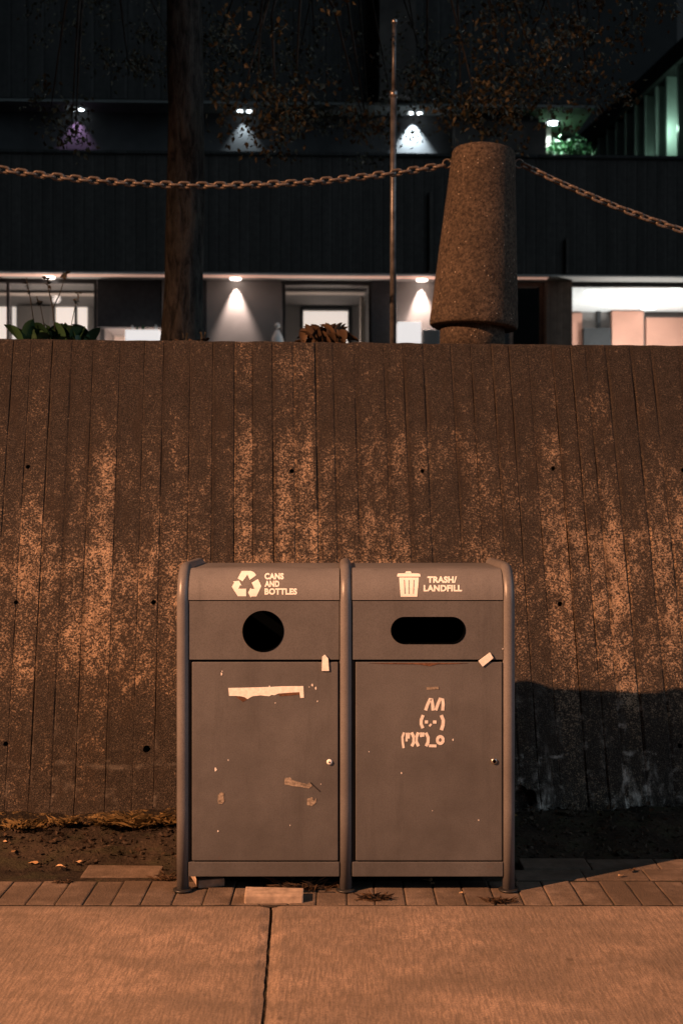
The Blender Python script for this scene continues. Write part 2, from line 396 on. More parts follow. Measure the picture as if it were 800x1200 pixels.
# earth between pavers and wall
WY = 5.45; WS = .075
def wall_y(x): return WY+WS*x
def dirt_h(x, y):
    t = max(0, min(1, (y-4.70)/.75))
    h = -.03+.075*t*t+.025*nz(x, y, 0, 2.2)*t+.016*nz(x, y, 4, 7)*(.3+t)+.008*nz(x, y, 2, 22)
    if x > .55: h += .03*t*max(0, nz(x, y, 9, 1.7)+.5)
    if -2.6 < x < -.55: h += .022*t
    return h
mb = MB(); nx, ny = 400, 60; vs = []
for j in range(ny+1):
    for i in range(nx+1):
        x = -7+14*i/nx
        y = 4.35+(wall_y(x)+.12-4.35)*j/ny; z = dirt_h(x, y)
        vs.append((x, y, -.0045+.002*nz(x, y, 3, 9) if y < 4.66 else max(z, -.0045+.002*nz(x, y, 3, 9)) if y < 4.8 else z))
w = nx+1
mb.add(vs, [(j*w+i, j*w+i+1, (j+1)*w+i+1, (j+1)*w+i) for j in range(ny) for i in range(nx)], smooth=True)
struct('earth_strip', mb, M['dirt'])

# ------------------------------------------------------------------ retaining wall
ZT = 2.245
def prof(z): return .285*z+.012*z*z
edges_px = [0, 15, 33, 53, 77, 100, 124, 155, 183, 205, 236, 262, 308, 331, 356, 403, 428, 463, 486, 510, 543, 566, 612, 635, 664, 705, 730, 760, 785]
gx = [(p-400)/236 for p in edges_px]
gx = sorted(gx+[(a+b)/2+.01 for a, b in zip(gx[:-1], gx[1:]) if b-a > .17])
random.seed(11)
x = gx[-1]
while x < 7: x += random.choice((.10, .12, .19, .14)); gx.append(x)
x = gx[0]
while x > -7: x -= random.choice((.10, .12, .19, .14)); gx.insert(0, x)
colx = []; jtx = {}     # (x, depth, tone)
for a, b in zip(gx[:-1], gx[1:]):
    tone = random.random(); off = random.uniform(-.0012, .0012); wgap = random.choice((.004, .006, .009)); dep = random.choice((.007, .009, .012))
    js = random.choice((.25, .5, .8, 1.0)); jtx[a-wgap*.3] = js; jtx[a+wgap] = js*.85; jtx[b-wgap] = js*.4; jtx[a+wgap+.014] = js*.35
    colx += [(a-wgap*.3, dep, tone), (a+wgap, off, tone), (a+wgap+.014, off, tone)]
    k = max(2, int((b-a)/.03))
    for q in range(1, k):
        xq = a+wgap+(b-a-wgap*1.3)*q/k
        if abs(xq-a-wgap-.014) > .006: colx.append((xq, off, tone))
    colx.append((b-wgap, off, tone))
colx = sorted(colx, key=lambda c: c[0])
rows = [-.2+(ZT-.012+.2)*j/96 for j in range(97)]
vs = []; tn = []; jn = []
for z in rows:
    for (x, d, t) in colx:
        g = 1 if d > .006 else 0
        sway = .004*nz(x, z, 7, 1.1)
        bump = .003*nz(x, 0, z, 5)+.0015*nz(x, 3, z, 23)
        dd = d*(.25+1.1*abs(nz(x, 1, z*.7, 4))) if g else d
        foot = 0
        if z < .16: foot = -.05*max(0, (.16-z)/.16)*max(0, .35+nz(x, 2, 0, 3))
        vs.append((x+sway*g, prof(max(z, 0))+dd+bump+foot, z)); tn.append(t); jn.append(jtx.get(x, 0.0))
w = len(colx); nr = len(rows)
# rounded rough arris, top and back
for (dy, dz_) in ((.012, .012), (.03, .014), (.35, .012), (.72, .01)):
    for (x, d, t) in colx:
        vs.append((x, prof(ZT)+dy+(.004*nz(x, 8, 0, 20)), rows[-1]+dz_+.006*nz(x, dy*3, 1, 9))); tn.append(t); jn.append(jtx.get(x, 0.0)*.5)
for (x, d, t) in colx: vs.append((x, prof(ZT)+.72, -.2)); tn.append(t); jn.append(0.0)
nr = len(vs)//w
fs = [(j*w+i, j*w+i+1, (j+1)*w+i+1, (j+1)*w+i) for j in range(nr-1) for i in range(w-1)]
fs += [(( nr-1)*w+i, (nr-1)*w+i+1, i+1, i) for i in range(w-1)]
fs += [tuple(j*w for j in range(nr)), tuple(j*w+w-1 for j in range(nr))[::-1]]
me = bpy.data.meshes.new('concrete_retaining_wall'); me.from_pydata(vs, [], fs)
me.attributes.new('board_tone', 'FLOAT', 'POINT').data.foreach_set('value', tn)
me.attributes.new('joint', 'FLOAT', 'POINT').data.foreach_set('value', jn)
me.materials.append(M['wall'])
bm = bmesh.new(); bm.from_mesh(me); bmesh.ops.recalc_face_normals(bm, faces=bm.faces[:]); bm.to_mesh(me); bm.free()
wall = bpy.data.objects.new('concrete_retaining_wall', me); COL.objects.link(wall)
wang = math.atan(WS)
# carve tie holes and broken pockets
def wl(px, py):
    """local x,z on the wall seen in the photo at px,py"""
    Yd = 5.7
    for _ in range(12):
        X = (px-400)*Yd/F; z = EYE+(600-py)*Yd/F; Yd = WY+prof(max(z, 0))+WS*X
    return X/math.cos(wang)+math.sin(wang)*prof(max(z, 0)), z
cb = bmesh.new()
holes = [(342, 552, .013), (495, 552, .012), (648, 549, .013), (656, 708, .014), (180, 706, .013), (172, 878, .019), (19, 706, .012), (7, 872, .013), (33, 547, .012), (800, 551, .013), (340, 706, .013), (796, 874, .013)]
for (px, py, r) in holes:
    lx, lz = wl(px, py)
    bmesh.ops.create_cone(cb, segments=11, radius1=r, radius2=r*.7, depth=.11, cap_ends=True, matrix=Matrix.Translation((lx, prof(lz)+.012, lz)) @ Matrix.Rotation(R(-90), 4, 'X'))
for (px, py, rx, rz, sd) in ((614, 936, .062, .058, 1), (706, 972, .10, .045, 2), (640, 975, .10, .03, 3), (168, 962, .05, .035, 4), (40, 968, .07, .03, 5), (770, 978, .08, .03, 6)):
    lx, lz = wl(px, py)
    r_ = bmesh.ops.create_icosphere(cb, subdivisions=3, radius=1)
    for v in r_['verts']:
        k = 1+.45*noise.noise(v.co*1.7+Vector((sd*9, 0, 0)))
        v.co = Vector((lx+v.co.x*rx*k, prof(max(lz, 0))+v.co.y*.05*k, lz+v.co.z*rz*k))
cm = bpy.data.meshes.new('cutter'); cb.to_mesh(cm); cb.free(); co = bpy.data.objects.new('cutter', cm); COL.objects.link(co)
md = wall.modifiers.new('b', 'BOOLEAN'); md.object = co; md.operation = 'DIFFERENCE'; md.solver = 'EXACT'; md.use_self = True
dg = bpy.context.evaluated_depsgraph_get()
newme = bpy.data.meshes.new_from_object(wall.evaluated_get(dg)); wall.modifiers.clear()
if len(newme.polygons) > 1000: wall.data = newme; newme.name = 'concrete_retaining_wall'
bpy.data.objects.remove(co)
wall.location = (0, WY, 0); wall.rotation_euler = (0, 0, wang)
m = MB(); vs = []; nx_, nsec = 460, 7
for i in range(nx_+1):
    x = -3.2+6.4*i/nx_
    brk = nz(x, 0, 0, 1.3)+.5*nz(x, 4, 0, 6)
    on = 1 if x < -.35 else .62
    h = max(.0, on*(.075+.018*nz(x, 1, 1, 3)+.010*nz(x, 3, 3, 14)-.05*max(0, brk-.25))); d = .075+.02*nz(x, 9, 1, 4)+.012*nz(x, 5, 1, 17)
    for (a, b) in ((0, -.1), (0, .25), (.03, .80), (.12, .97), (.45, 1.05), (.8, 1.1), (1.4, 1.12)):
        vs.append((x, -d+d*a+.03*(b > 0)*b*0+.004*nz(x, a*4, b*3, 19), h*b if b > 0 else -.1))
m.add(vs, [(i*nsec+k, i*nsec+k+1, (i+1)*nsec+k+1, (i+1)*nsec+k) for i in range(nx_) for k in range(nsec-1)])
m.build('broken_footing', M['foot'], wall)
tag(wall, 'tall sloping stained concrete retaining wall with vertical board marks behind the bins', 'wall')

# ------------------------------------------------------------------ bin station
SY = 4.53
SX = .0157
st = thing('recycling_station', 'grey double metal recycling and trash bin standing against the concrete wall', 'trash bin', (SX, SY, 0))
def bx(px): return (px-400)*SY/F-SX
def bz(py): return EYE+(600-py)*SY/F
ZR = bz(703.5); ZTOP = 1.186; RY = .092; RZ = ZTOP-ZR; DEP = .62
X_L, X_M, X_R = bx(214.5), bx(405), bx(595.5)
TR = .0225
for k, xx in enumerate((X_L, X_M, X_R)):
    z0 = ZR-.01; rz = 1.184-z0; pts = [(xx, 0, .004), (xx, 0, .3), (xx, 0, .7)]
    pts += [(xx, .11-.11*math.cos(a), z0+rz*math.sin(a)) for a in [R(90)*q/12 for q in range(13)]]
    pts += [(xx, DEP-.11+.11*math.sin(a), z0+rz*math.cos(a)) for a in [R(90)*q/12 for q in range(13)]]
    pts += [(xx, DEP, .5), (xx, DEP, .004)]
    fr = MB().tube(pts, TR, 18).build('tube_frame', M['tube'], st)
    for yy in (0, DEP):
        MB().lathe([(.036, 0), (.038, .003), (.036, .006), (.025, .008)], (xx, yy, .001), 20).build('foot_plate', M['frame'], fr)
def panel_hole(x0, x1, z0, z1, hole, y, th):
    bm = bmesh.new()
    o = [bm.verts.new((a, y, b)) for a, b in ((x0, z0), (x1, z0), (x1, z1), (x0, z1))]
    h = [bm.verts.new((a, y, b)) for a, b in hole]
    ed = [bm.edges.new((o[i], o[(i+1) % 4])) for i in range(4)]+[bm.edges.new((h[i], h[(i+1) % len(h)])) for i in range(len(h))]
    bmesh.ops.triangle_fill(bm, use_beauty=True, edges=ed)
    r = bmesh.ops.extrude_face_region(bm, geom=bm.faces[:])
    for e in r['geom']:
        if isinstance(e, bmesh.types.BMVert): e.co.y += th
    bmesh.ops.recalc_face_normals(bm, faces=bm.faces[:]); return MB().bm(bm)
def roof_pt(th, off=0): return (-.012+RY*(1-math.cos(th))-off*math.cos(th), ZR+RZ*math.sin(th)+off*math.sin(th))
def roof_th(py):
    lo, hi = 0, R(88)
    for _ in range(40):
        m = (lo+hi)/2; y, z = roof_pt(m); q = 600+(EYE-z)*F/(SY+y)
        if q > py: lo = m
        else: hi = m
    return lo
sides = [(bx(221.5), bx(397.5), bx(225.5), bx(396)), (bx(412.5), bx(588.5), bx(416.5), bx(587.5))]
roofs = []; hoods = []; doors = []
for k, (xa, xb, da, db) in enumerate(sides):
    # curved roof: outer and inner skin
    ths = [R(90)*q/16 for q in range(17)]
    ou = [(-.012, ZR+.002)]+[roof_pt(t) for t in ths[1:]]+[(DEP-.1, ZTOP), (DEP-.02, ZTOP-.05), (DEP-.01, ZR)]
    inn = [(p[0]+(.006 if i < 9 else 0)-(.006 if i > 17 else 0), p[1]-(.006 if 4 < i < 19 else 0)) for i, p in enumerate(ou)]
    vs = []
    for xx in (xa, xb): vs += [(xx, p[0], p[1]) for p in ou]+[(xx, p[0], p[1]) for p in inn]
    m = len(ou); fs = []
    for i in range(m-1):
        fs += [(i, i+1, 2*m+i+1, 2*m+i), (m+i, 3*m+i, 3*m+i+1, m+i+1), (i, m+i, m+i+1, i+1), (2*m+i, 2*m+i+1, 3*m+i+1, 3*m+i)]
    fs += [(0, 2*m, 3*m, m), (m-1, 2*m-1, 4*m-1, 3*m-1)]
    rb = MB().add(vs, fs, smooth=True)
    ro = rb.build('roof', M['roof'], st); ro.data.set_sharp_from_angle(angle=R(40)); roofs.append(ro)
    # hood front with its opening
    if k == 0:
        cx, cz, rr = bx(308.5), bz(739.5), 24.3*SY/F
        hole = [(cx+rr*math.cos(a), cz+rr*math.sin(a)) for a in [2*math.pi*q/48 for q in range(48)]]
    else:
        x0, x1, z1, z0 = bx(457.5), bx(545), bz(722.5), bz(754.5); rr = (z1-z0)/2; cz = (z0+z1)/2
        hole = [(x1-rr+rr*math.cos(a), cz+rr*math.sin(a)) for a in [R(-90)+R(180)*q/20 for q in range(21)]]+[(x0+rr+rr*math.cos(a), cz+rr*math.sin(a)) for a in [R(90)+R(180)*q/20 for q in range(21)]]
    ho = panel_hole(xa+.001, xb-.001, bz(772.5), ZR-.002, hole, -.010, .003).build('hood_panel', M['bin'], st); hoods.append(ho)
    # rolled rim just inside the opening
    n = len(hole); c0 = Vector((sum(p[0] for p in hole)/n, sum(p[1] for p in hole)/n)); vs = []
    for (sc_, yy) in ((1.0, -.0112), (1.0, .03), (.972, .03), (.972, -.0112)):
        vs += [(c0.x+(p[0]-c0.x)*sc_, yy, c0.y+(p[1]-c0.y)*sc_) for p in hole]
    fs = [(r_*n+i, r_*n+(i+1) % n, ((r_+1) % 4)*n+(i+1) % n, ((r_+1) % 4)*n+i) for r_ in range(4) for i in range(n)]
    MB().add(vs, fs).build('opening_rim', M['black'], ho)
    # door
    d = MB().box(da, db, -.013, .008, bz(1007.5), bz(775.5), bev=.003).build('door', M['bin'], st); doors.append(d)
    # inner carcass: liner box seen through the opening, jamb, base rail, back
    MB().box(xa+.006, xa+.012, .047, DEP-.036, .08, ZR-.01).box(xb-.012, xb-.006, .047, DEP-.036, .08, ZR-.01).box(xa+.006, xb-.006, DEP-.034, DEP-.03, .08, ZR-.01).box(xa+.0125, xb-.0125, .047, DEP-.036, .08, .09).build('liner', M['black'], st)
    MB().box(xa+.001, da-.004, -.006, .018, bz(1009), bz(774)).box(db+.0025, xb-.0005, -.004, .018, bz(1009), bz(774)).box(xa+.006, xb-.006, .020, .030, bz(1009), bz(774)).build('door_jamb', M['gap'], st)
    MB().box(xa, xb, -.015, .055, bz(1026), bz(1009), bev=.003).build('base_rail', M['bin'], st)
    MB().box(xa, xb, DEP-.02, DEP-.008, .06, ZR-.005).build('back_panel', M['bin'], st)
for xx, s in ((X_L, 1), (X_R, -1)):
    MB().box(min(xx+s*.004, xx+s*.016), max(xx+s*.004, xx+s*.016), .024, DEP-.024, bz(1026), ZR+.03).build('side_panel', M['bin'], st)

def pxz(p): return (bx(p[0]), bz(p[1]))
YD = -.0145                                # a hair proud of the doors
# ---- lettering
def text_tris(body, bold):
    cu = bpy.data.curves.new('t', 'FONT'); cu.body = body; cu.size = 1; cu.offset = bold; cu.resolution_u = 4; cu.space_character = 1.06
    o = bpy.data.objects.new('t', cu); COL.objects.link(o)
    dg = bpy.context.evaluated_depsgraph_get(); ev = o.evaluated_get(dg); me = ev.to_mesh()
    bm = bmesh.new(); bm.from_mesh(me); ev.to_mesh_clear(); bpy.data.objects.remove(o)
    return bm
def fit(bm, x0, x1, y0, y1):
    xs = [v.co.x for v in bm.verts]; ys = [v.co.y for v in bm.verts]
    for v in bm.verts:
        v.co = Vector((x0+(v.co.x-min(xs))/(max(xs)-min(xs))*(x1-x0), y0+(v.co.y-min(ys))/(max(ys)-min(ys))*(y1-y0), 0))
    return bm
def onto_roof(bms, name, mat, parent, off=.0012):
    mb = MB()
    for bm in bms:
        py = 664
        while py < 703:
            bmesh.ops.bisect_plane(bm, geom=bm.verts[:]+bm.edges[:]+bm.faces[:], plane_co=(0, py, 0), plane_no=(0, 1, 0)); py += 1.5
        bm.normal_update(); bmesh.ops.triangulate(bm, faces=[f for f in bm.faces if len(f.verts) > 4])
        for v in bm.verts:
            th = roof_th(v.co.y); y, z = roof_pt(th, off); v.co = Vector(((v.co.x-400)*(SY+y)/F-SX, y, z))
        mb.bm(bm)
    return mb.build(name, mat, parent, recalc=True)
def polybm(polys):
    out = []
    for p in polys:
        bm = bmesh.new(); bm.faces.new([bm.verts.new((a, b, 0)) for a, b in p]); bm.normal_update(); bmesh.ops.triangulate(bm, faces=bm.faces[:]); out.append(bm)
    return out
polys = [[(260+x/8, 650+y/8) for x, y in q] for q in (
    [(148, 224), (186, 155), (270, 154), (302, 168), (322, 194), (262, 238), (240, 190), (194, 252)],
    [(280, 264), (338, 230), (370, 296), (324, 392), (276, 392), (270, 402), (246, 356), (270, 312), (276, 322), (306, 322)],
    [(228, 320), (228, 390), (150, 390), (94, 302), (116, 262), (104, 252), (162, 246), (186, 294), (172, 286), (154, 320)])]
onto_roof(polybm(polys), 'recycling_symbol', M['white'], roofs[0])
onto_roof([fit(text_tris('CANS', .05), 310, 332.5, 679.3, 671.8), fit(text_tris('AND', .05), 310, 327.5, 688, 680.7), fit(text_tris('BOTTLES', .05), 310, 348, 697, 689.5)], 'lettering', M['white'], roofs[0])
onto_roof([fit(text_tris('TRASH/', .05), 500.5, 535, 683.3, 675.6), fit(text_tris('LANDFILL', .05), 496, 541, 693.2, 685.6)], 'lettering', M['white'], roofs[1])
ic = onto_roof(polybm([[(465, 676), (465.6, 672.6), (468.2, 672.2), (488.8, 672.2), (491.8, 672.8), (492.6, 675.9)], [(474.5, 672), (475.5, 669.8), (481, 669.8), (482, 672)],
                  [(467.4, 677), (490.6, 677), (488.6, 699.3), (469.2, 699.3)]]), 'trash_can_symbol', M['white'], roofs[1])
onto_roof(polybm([[(473.0, 680), (473.8, 680), (474.6, 696), (473.9, 696)], [(478.6, 680), (479.3, 680), (479.3, 696), (478.6, 696)], [(484.3, 680), (485.1, 680), (484.4, 696), (483.7, 696)],
                  [(468, 676.2), (490, 676.2), (490, 676.8), (468, 676.8)]]), 'symbol_slits', M['slit'], ic, .0022)
# ---- marks on the doors
def cz8(x, y): return pxz((240+x/5, 780+y/5))
torn = [(140, 128), (250, 126), (375, 122), (380, 112), (386, 122), (455, 118), (578, 117), (581, 185), (560, 186), (555, 152), (500, 155), (432, 160), (410, 170), (392, 168), (380, 176), (330, 171), (282, 176), (266, 184), (252, 193), (236, 182), (214, 176), (180, 174), (145, 174)]
MB().poly([cz8(*p) for p in torn[::-1]], YD).build('torn_sticker', M['paper'], doors[0])
MB().poly([cz8(*p) for p in ((432, 161), (556, 153), (557, 166), (500, 172), (440, 176))], YD+.0006, .0008).build('sticker_glue', M['rust'], doors[0])
MB().poly([cz8(*p) for p in ((180, 176), (236, 185), (250, 196), (225, 210), (205, 195))], YD+.0006, .0008).build('sticker_glue', M['rust'], doors[0])
tg = MB().poly([pxz(p) for p in ((377, 785.5), (385.5, 785.5), (384.5, 771), (380.5, 766.5), (377.5, 769))], -.0185, .004).build('paper_tag', M['paper'], doors[0])
MB().poly([pxz(p) for p in ((564.5, 780.5), (577, 770.5), (573, 764), (559.5, 774))], -.0185, .004).build('paper_tag', M['paper'], doors[1])
MB().poly([cz8(*p) for p in ((470, 655), (500, 650), (520, 668), (600, 690), (615, 680), (630, 700), (610, 715), (560, 705), (520, 702), (468, 690))], YD).build('tape_remnant', M['tape'], doors[0])
MB().ribbon([pxz((240+x/5, 780+y/5)) for x, y in ((620, 680), (645, 705), (676, 733))], .004, YD).build('tape_remnant', M['gap'], doors[0])
MB().poly([cz8(*p) for p in ((600, 775), (630, 765), (640, 790), (655, 770), (650, 800), (625, 818), (600, 812))], YD).build('tape_remnant', M['tape'], doors[0])
MB().poly([cz8(*p) for p in ((80, 755), (98, 735), (116, 742), (112, 770), (120, 785), (105, 805), (82, 806), (78, 785))], YD).build('tape_remnant', M['tape'], doors[0])
random.seed(5)
for (x, y, r) in ((100, 45, 6), (104, 30, 4), (630, 112, 6), (650, 128, 7), (660, 205, 5), (612, 122, 3), (65, 605, 8), (140, 548, 4), (80, 965, 5), (680, 690, 3), (415, 215, 3), (500, 930, 3)):
    MB().poly([cz8(x+r*random.uniform(.5, 1.2)*math.cos(a), y+r*random.uniform(.7, 1.9)*math.sin(a)) for a in [2*math.pi*q/6 for q in range(6)]][::-1], YD, .001).build('paint_chip', M['paint'], doors[0])
for (px, py, r) in ((530, 866, 1.0), (515, 823, .6), (470, 905, .8), (560, 960, .7), (432, 880, .6), (588, 760, .8), (506, 949, .7)):
    MB().poly([pxz((px+r*random.uniform(.5, 1.2)*math.cos(a), py+r*random.uniform(.7, 1.9)*math.sin(a))) for a in [2*math.pi*q/6 for q in range(6)]][::-1], YD, .001).build('paint_chip', M['paint'], doors[1])
MB().poly([pxz(p) for p in ((499, 804.5), (513, 804.2), (513.5, 807), (499.5, 807.6))], YD, .001).build('sticker_glue', M['tape'], doors[1])
MB().poly([pxz(p) for p in ((432, 776.4), (470, 776.2), (520, 776.2), (548, 776.6), (530, 777.6), (512, 777.8), (503, 780), (488, 777.9), (455, 777.4))], YD, .001).build('rust_streak', M['rust'], doors[1])
gm = MB(); W = 3.6*SY/F
def g6(pts, w=W): gm.ribbon([pxz((455+x/8.89, 800+y/8.89)) for x, y in pts], w, YD)
g6([(383, 282), (405, 220), (432, 162), (446, 165), (456, 220), (460, 284)]); g6([(488, 282), (512, 215), (535, 160), (560, 168), (565, 220), (560, 284)])
g6([(358, 332), (338, 380), (337, 425), (355, 468)]); g6([(374, 403), (408, 403)]); g6([(424, 428), (440, 442)]); g6([(458, 403), (496, 404)]); g6([(545, 332), (566, 385), (564, 435), (546, 488)], W*1.1)
g6([(160, 512), (143, 560), (146, 615), (155, 675)], W*.75); g6([(188, 515), (186, 605)], W*.7); g6([(212, 515), (208, 575)], W*.7); g6([(238, 512), (262, 565), (260, 615), (240, 655)])
g6([(308, 512), (288, 560), (286, 605), (310, 655)]); g6([(336, 512), (335, 560)], W*.7); g6([(360, 512), (358, 556)], W*.7); g6([(386, 515), (410, 565), (408, 615), (388, 655)]); g6([(418, 650), (496, 652)], W*.9)
g6([(535+30*math.cos(a), 590+36*math.sin(a)) for a in [2*math.pi*q/14 for q in range(15)]], W)
gm.build('marker_drawing', M['paint'], doors[1])
def lock(px, py, r, hollow, par):
    x, z = pxz((px, py)); rot = Matrix.Rotation(R(90), 3, 'X')
    lk = MB().lathe([(r*.9, 0), (r, .002), (r*.9, .006), (r*.5, .007)], (x, -.0125, z), 18, rot).build('lock', M['steel'] if hollow else M['paper'], par)
    MB().lathe([(r*.55, 0), (r*.55, .0012)] if hollow else [(r*.28, 0), (r*.28, .0012)], (x, -.0196, z), 14, rot).build('keyhole', M['black'], lk)
lock(386, 892, .0105, False, doors[0]); lock(578, 891, .0115, True, doors[1])

# ------------------------------------------------------------------ bollards and chains
BY = 6.45
b0 = Vector(((553-400)*BY/F, BY, ZT+.004))
bol = thing('bollard', 'tapered rough concrete bollard leaning right on top of the wall', 'bollard', b0)
tilt = Matrix.Rotation(R(3.3), 3, 'Y')
MB().lathe([(.172, -.03), (.170, .06), (.168, .16)], (0, 0, 0), 40).build('neck', M['bollard'], bol)
pr = [(.17, .112), (.222, .112), (.230, .120), (.231, .14)]+[(.231-(.231-.165)*t, .14+(1.028-.14)*t) for t in [q/12 for q in range(1, 13)]]+[(.158, 1.041), (.140, 1.049), (.08, 1.055), (.01, 1.057)]
sh = MB().lathe(pr, (0, 0, 0), 48, tilt)
for v in sh.v: v += Vector((1, 1, 0))*(.003*nz(v.x, v.y, v.z, 9))
shaft = sh.build('shaft', M['bollard'], bol); shaft.data.set_sharp_from_angle(angle=R(50))
def ringat(side):
    c = Vector((.057+side*.188, 0, .975)); pts = [c+Vector((.022*math.cos(a), 0, .022*math.sin(a))) for a in [2*math.pi*q/16 for q in range(17)]]
    MB().tube(pts, .0048, 8, cap=False).build('eye_ring', M['chain'], bol)
    return b0+c+Vector((side*.02, 0, -.006))
pl_, pr_ = ringat(-1), ringat(1)
pitch = .046
def linkmesh():
    a, b = .0165, .011; pts = []
    for q in range(6): t = R(-90)+R(180)*q/5; pts.append((a+b*math.cos(t)*1.15, b*math.sin(t)*1.25, 0))
    for q in range(6): t = R(90)+R(180)*q/5; pts.append((-a+b*math.cos(t)*1.15, b*math.sin(t)*1.25, 0))
    pts.append(pts[0]); return MB().tube(pts, .0074, 8, cap=False)
def chain(p0, fn, label, length_x, sgn):
    root = thing('chain', label, 'chain', p0, 0, 'chains hung between bollards')
    first = None; u = 0; i = 0; pos = fn(0)
    while abs(u) < length_x and i < 98:
        # step along the curve by one pitch
        du = pitch
        for _ in range(4):
            nxt = fn(u+sgn*du); du *= pitch/(nxt-pos).length
        nxt = fn(u+sgn*du); mid = (pos+nxt)/2; d = (nxt-pos).normalized()
        if first is None: o = linkmesh().build('link', M['chain'], root); first = o
        else: o = first.copy(); COL.objects.link(o); o.parent = root
        o.location = mid
        q = d.to_track_quat('X', 'Z'); roll = R(45 if i % 2 else -45)+random.uniform(-.25, .25)
        o.rotation_mode = 'QUATERNION'; o.rotation_quaternion = q @ Euler((roll+R(20), 0, 0)).to_quaternion()
        u += sgn*du; pos = nxt; i += 1
    return root
mpp = BY/F
def left_fn(u): x = -u; px = x/mpp; k = .000325; s = 300; return Vector((u, -WS*x, -(30-k*(s-px)**2)*mpp*1.0))
def right_fn(u): px = u/mpp; return Vector((u, WS*u, -(px*.475-.00046*px*px)*mpp))
chain(pl_, left_fn, 'rusty steel chain sagging left from the leaning bollard past the tree trunk', 2.72, -1)
chain(pr_, right_fn, 'rusty steel chain dropping steeply right from the leaning bollard', 4.45, 1)
for dx, lab in ((-3.1, 'concrete bollard on the wall beyond the left edge of the view'), (4.85, 'concrete bollard on the wall beyond the right edge of the view')):
    c = copy_tree(bol); c.location = b0+Vector((dx, dx*WS, 0)); c['label'] = lab; c['group'] = 'bollards on the wall'
bol['group'] = 'bollards on the wall'

# ------------------------------------------------------------------ upper ground, pole
mb = MB(); vs = []; nx, ny = 60, 40
for j in range(ny+1):
    y = 6.75+(40-6.75)*(j/ny)**1.6
    for i in range(nx+1):
        x = -26+52*i/nx; vs.append((x, y, 2.16+max(0, min(y, 23)-7)*.062+.05*nz(x, y, 0, .6)))
w = nx+1; mb.add(vs, [(j*w+i, j*w+i+1, (j+1)*w+i+1, (j+1)*w+i) for j in range(ny) for i in range(nx)], smooth=True)
struct('terrain', mb, M['terrain'])
PY = 7.1; p0 = at(460, 400, PY)
pole = thing('metal_pole', 'thin galvanised metal pole standing behind the wall left of the bollard', 'pole', (p0.x, PY, 2.15))
zt = at(462, 28, PY); zc = at(461, 109, PY)
MB().tube([(0, 0, -.1), (.002, 0, 1.0), (zc.x-p0.x, 0, zc.z-2.15)], .0185, 14).build('lower_tube', M['pole'], pole)
MB().tube([(zc.x-p0.x, 0, zc.z-2.16), (zt.x-p0.x, 0, zt.z-2.15)], .0125, 12).build('upper_tube', M['pole'], pole)
MB().tube([(zc.x-p0.x, 0, zc.z-2.175), (zc.x-p0.x, 0, zc.z-2.14)], .0235, 12).build('collar', M['steel'], pole)
MB().lathe([(.014, 0), (.019, .006), (.018, .02), (.006, .03)], (zt.x-p0.x, 0, zt.z-2.15), 12).build('cap', M['steel'], pole)

# ------------------------------------------------------------------ tree
def leafquad(mb, c, size, tone, droop=.4):
    d = Vector((random.uniform(-1, 1), random.uniform(-1, 1), random.uniform(-1, .5)-droop)).normalized()
    s = d.cross(Vector((random.uniform(-1, 1), random.uniform(-1, 1), random.uniform(-1, 1)))).normalized()
    nn = d.cross(s)
    l, wd = size, size*random.uniform(.5, .75)
    mb.add([c, c+d*l*.35+s*wd*.5+nn*l*.06, c+d*l, c+d*l*.35-s*wd*.5+nn*l*.06, c+d*l*.55-nn*l*.05], [(0, 1, 4), (1, 2, 4), (2, 3, 4), (3, 0, 4)], tone)
random.seed(21)
TY = 8.0; tb = Vector(((209-400)*TY/F, TY, 2.15))
tree = thing('tree', 'broad leafy tree with a dark straight trunk rising behind the wall', 'tree', tb)
tr = MB()
pts = []; rad = []
for q in range(26):
    t = q/25; z = -.15+t*4.6
    pts.append((.03*math.sin(t*5)+.05*t, .05*t, z)); rad.append((.155 if q == 0 else .138)*(1-.35*t)+(.05*math.exp(-z*5) if z > 0 else .05))
tr.tube(pts, rad, 20)
for v in tr.v:
    a = math.atan2(v.y, v.x); k = .016*nz(math.cos(a)*2, math.sin(a)*2, v.z*.8, 2.5)+.008*nz(math.cos(a)*2, math.sin(a)*2, v.z*.4, 7)
    v.x += math.cos(a)*k; v.y += math.sin(a)*k
tr.build('trunk', M['bark'], tree)
clumps = []
def ctr(px, py, Y): return at(px, py, Y)-tb
# clumps that hang into the picture, then the rest of the crown
for (px, py, Y, r, n) in ((300, 140, 7.7, .20, 150), (325, 155, 7.8, .16, 110), (345, 130, 7.9, .2, 120), (285, 110, 7.6, .2, 130), (84, 150, 8.0, .11, 45), (88, 165, 8, .08, 28), (60, 128, 8.2, .2, 90),
                          (425, 140, 8.2, .14, 70), (430, 150, 8.4, .1, 40), (540, 120, 8.0, .28, 190), (590, 105, 8.1, .26, 170), (640, 112, 8.4, .24, 150), (690, 110, 8.6, .18, 110), (560, 130, 7.6, .18, 110), (500, 110, 8.6, .25, 150),
                          (660, 60, 8, .3, 170), (700, 40, 8.3, .3, 150), (740, 25, 8.6, .25, 90)):
    clumps.append((ctr(px, py, Y), r, n))
for q in range(120):
    a = random.uniform(0, 2*math.pi); rr = 4.1*math.sqrt(random.random())
    x = rr*math.cos(a)*1.05+.5; y = rr*math.sin(a)*.72+.4
    zmin = 2.15+.28*random.random()+.10*abs(x)*.3
    z = random.uniform(zmin, 5.6)*(1-.02*rr*rr*.3)
    P = Vector((x, y, z))+tb; px = 400+P.x*F/P.y; py = 600-(P.z-EYE)*F/P.y
    if py > 118 and P.y > 0: z += .45
    if P.y < 6.4: continue
    if px > 690 and py > -10: continue
    clumps.append((Vector((x, y, z)), random.uniform(.28, .5), random.randint(90, 190)))
br = MB()
limbs = []
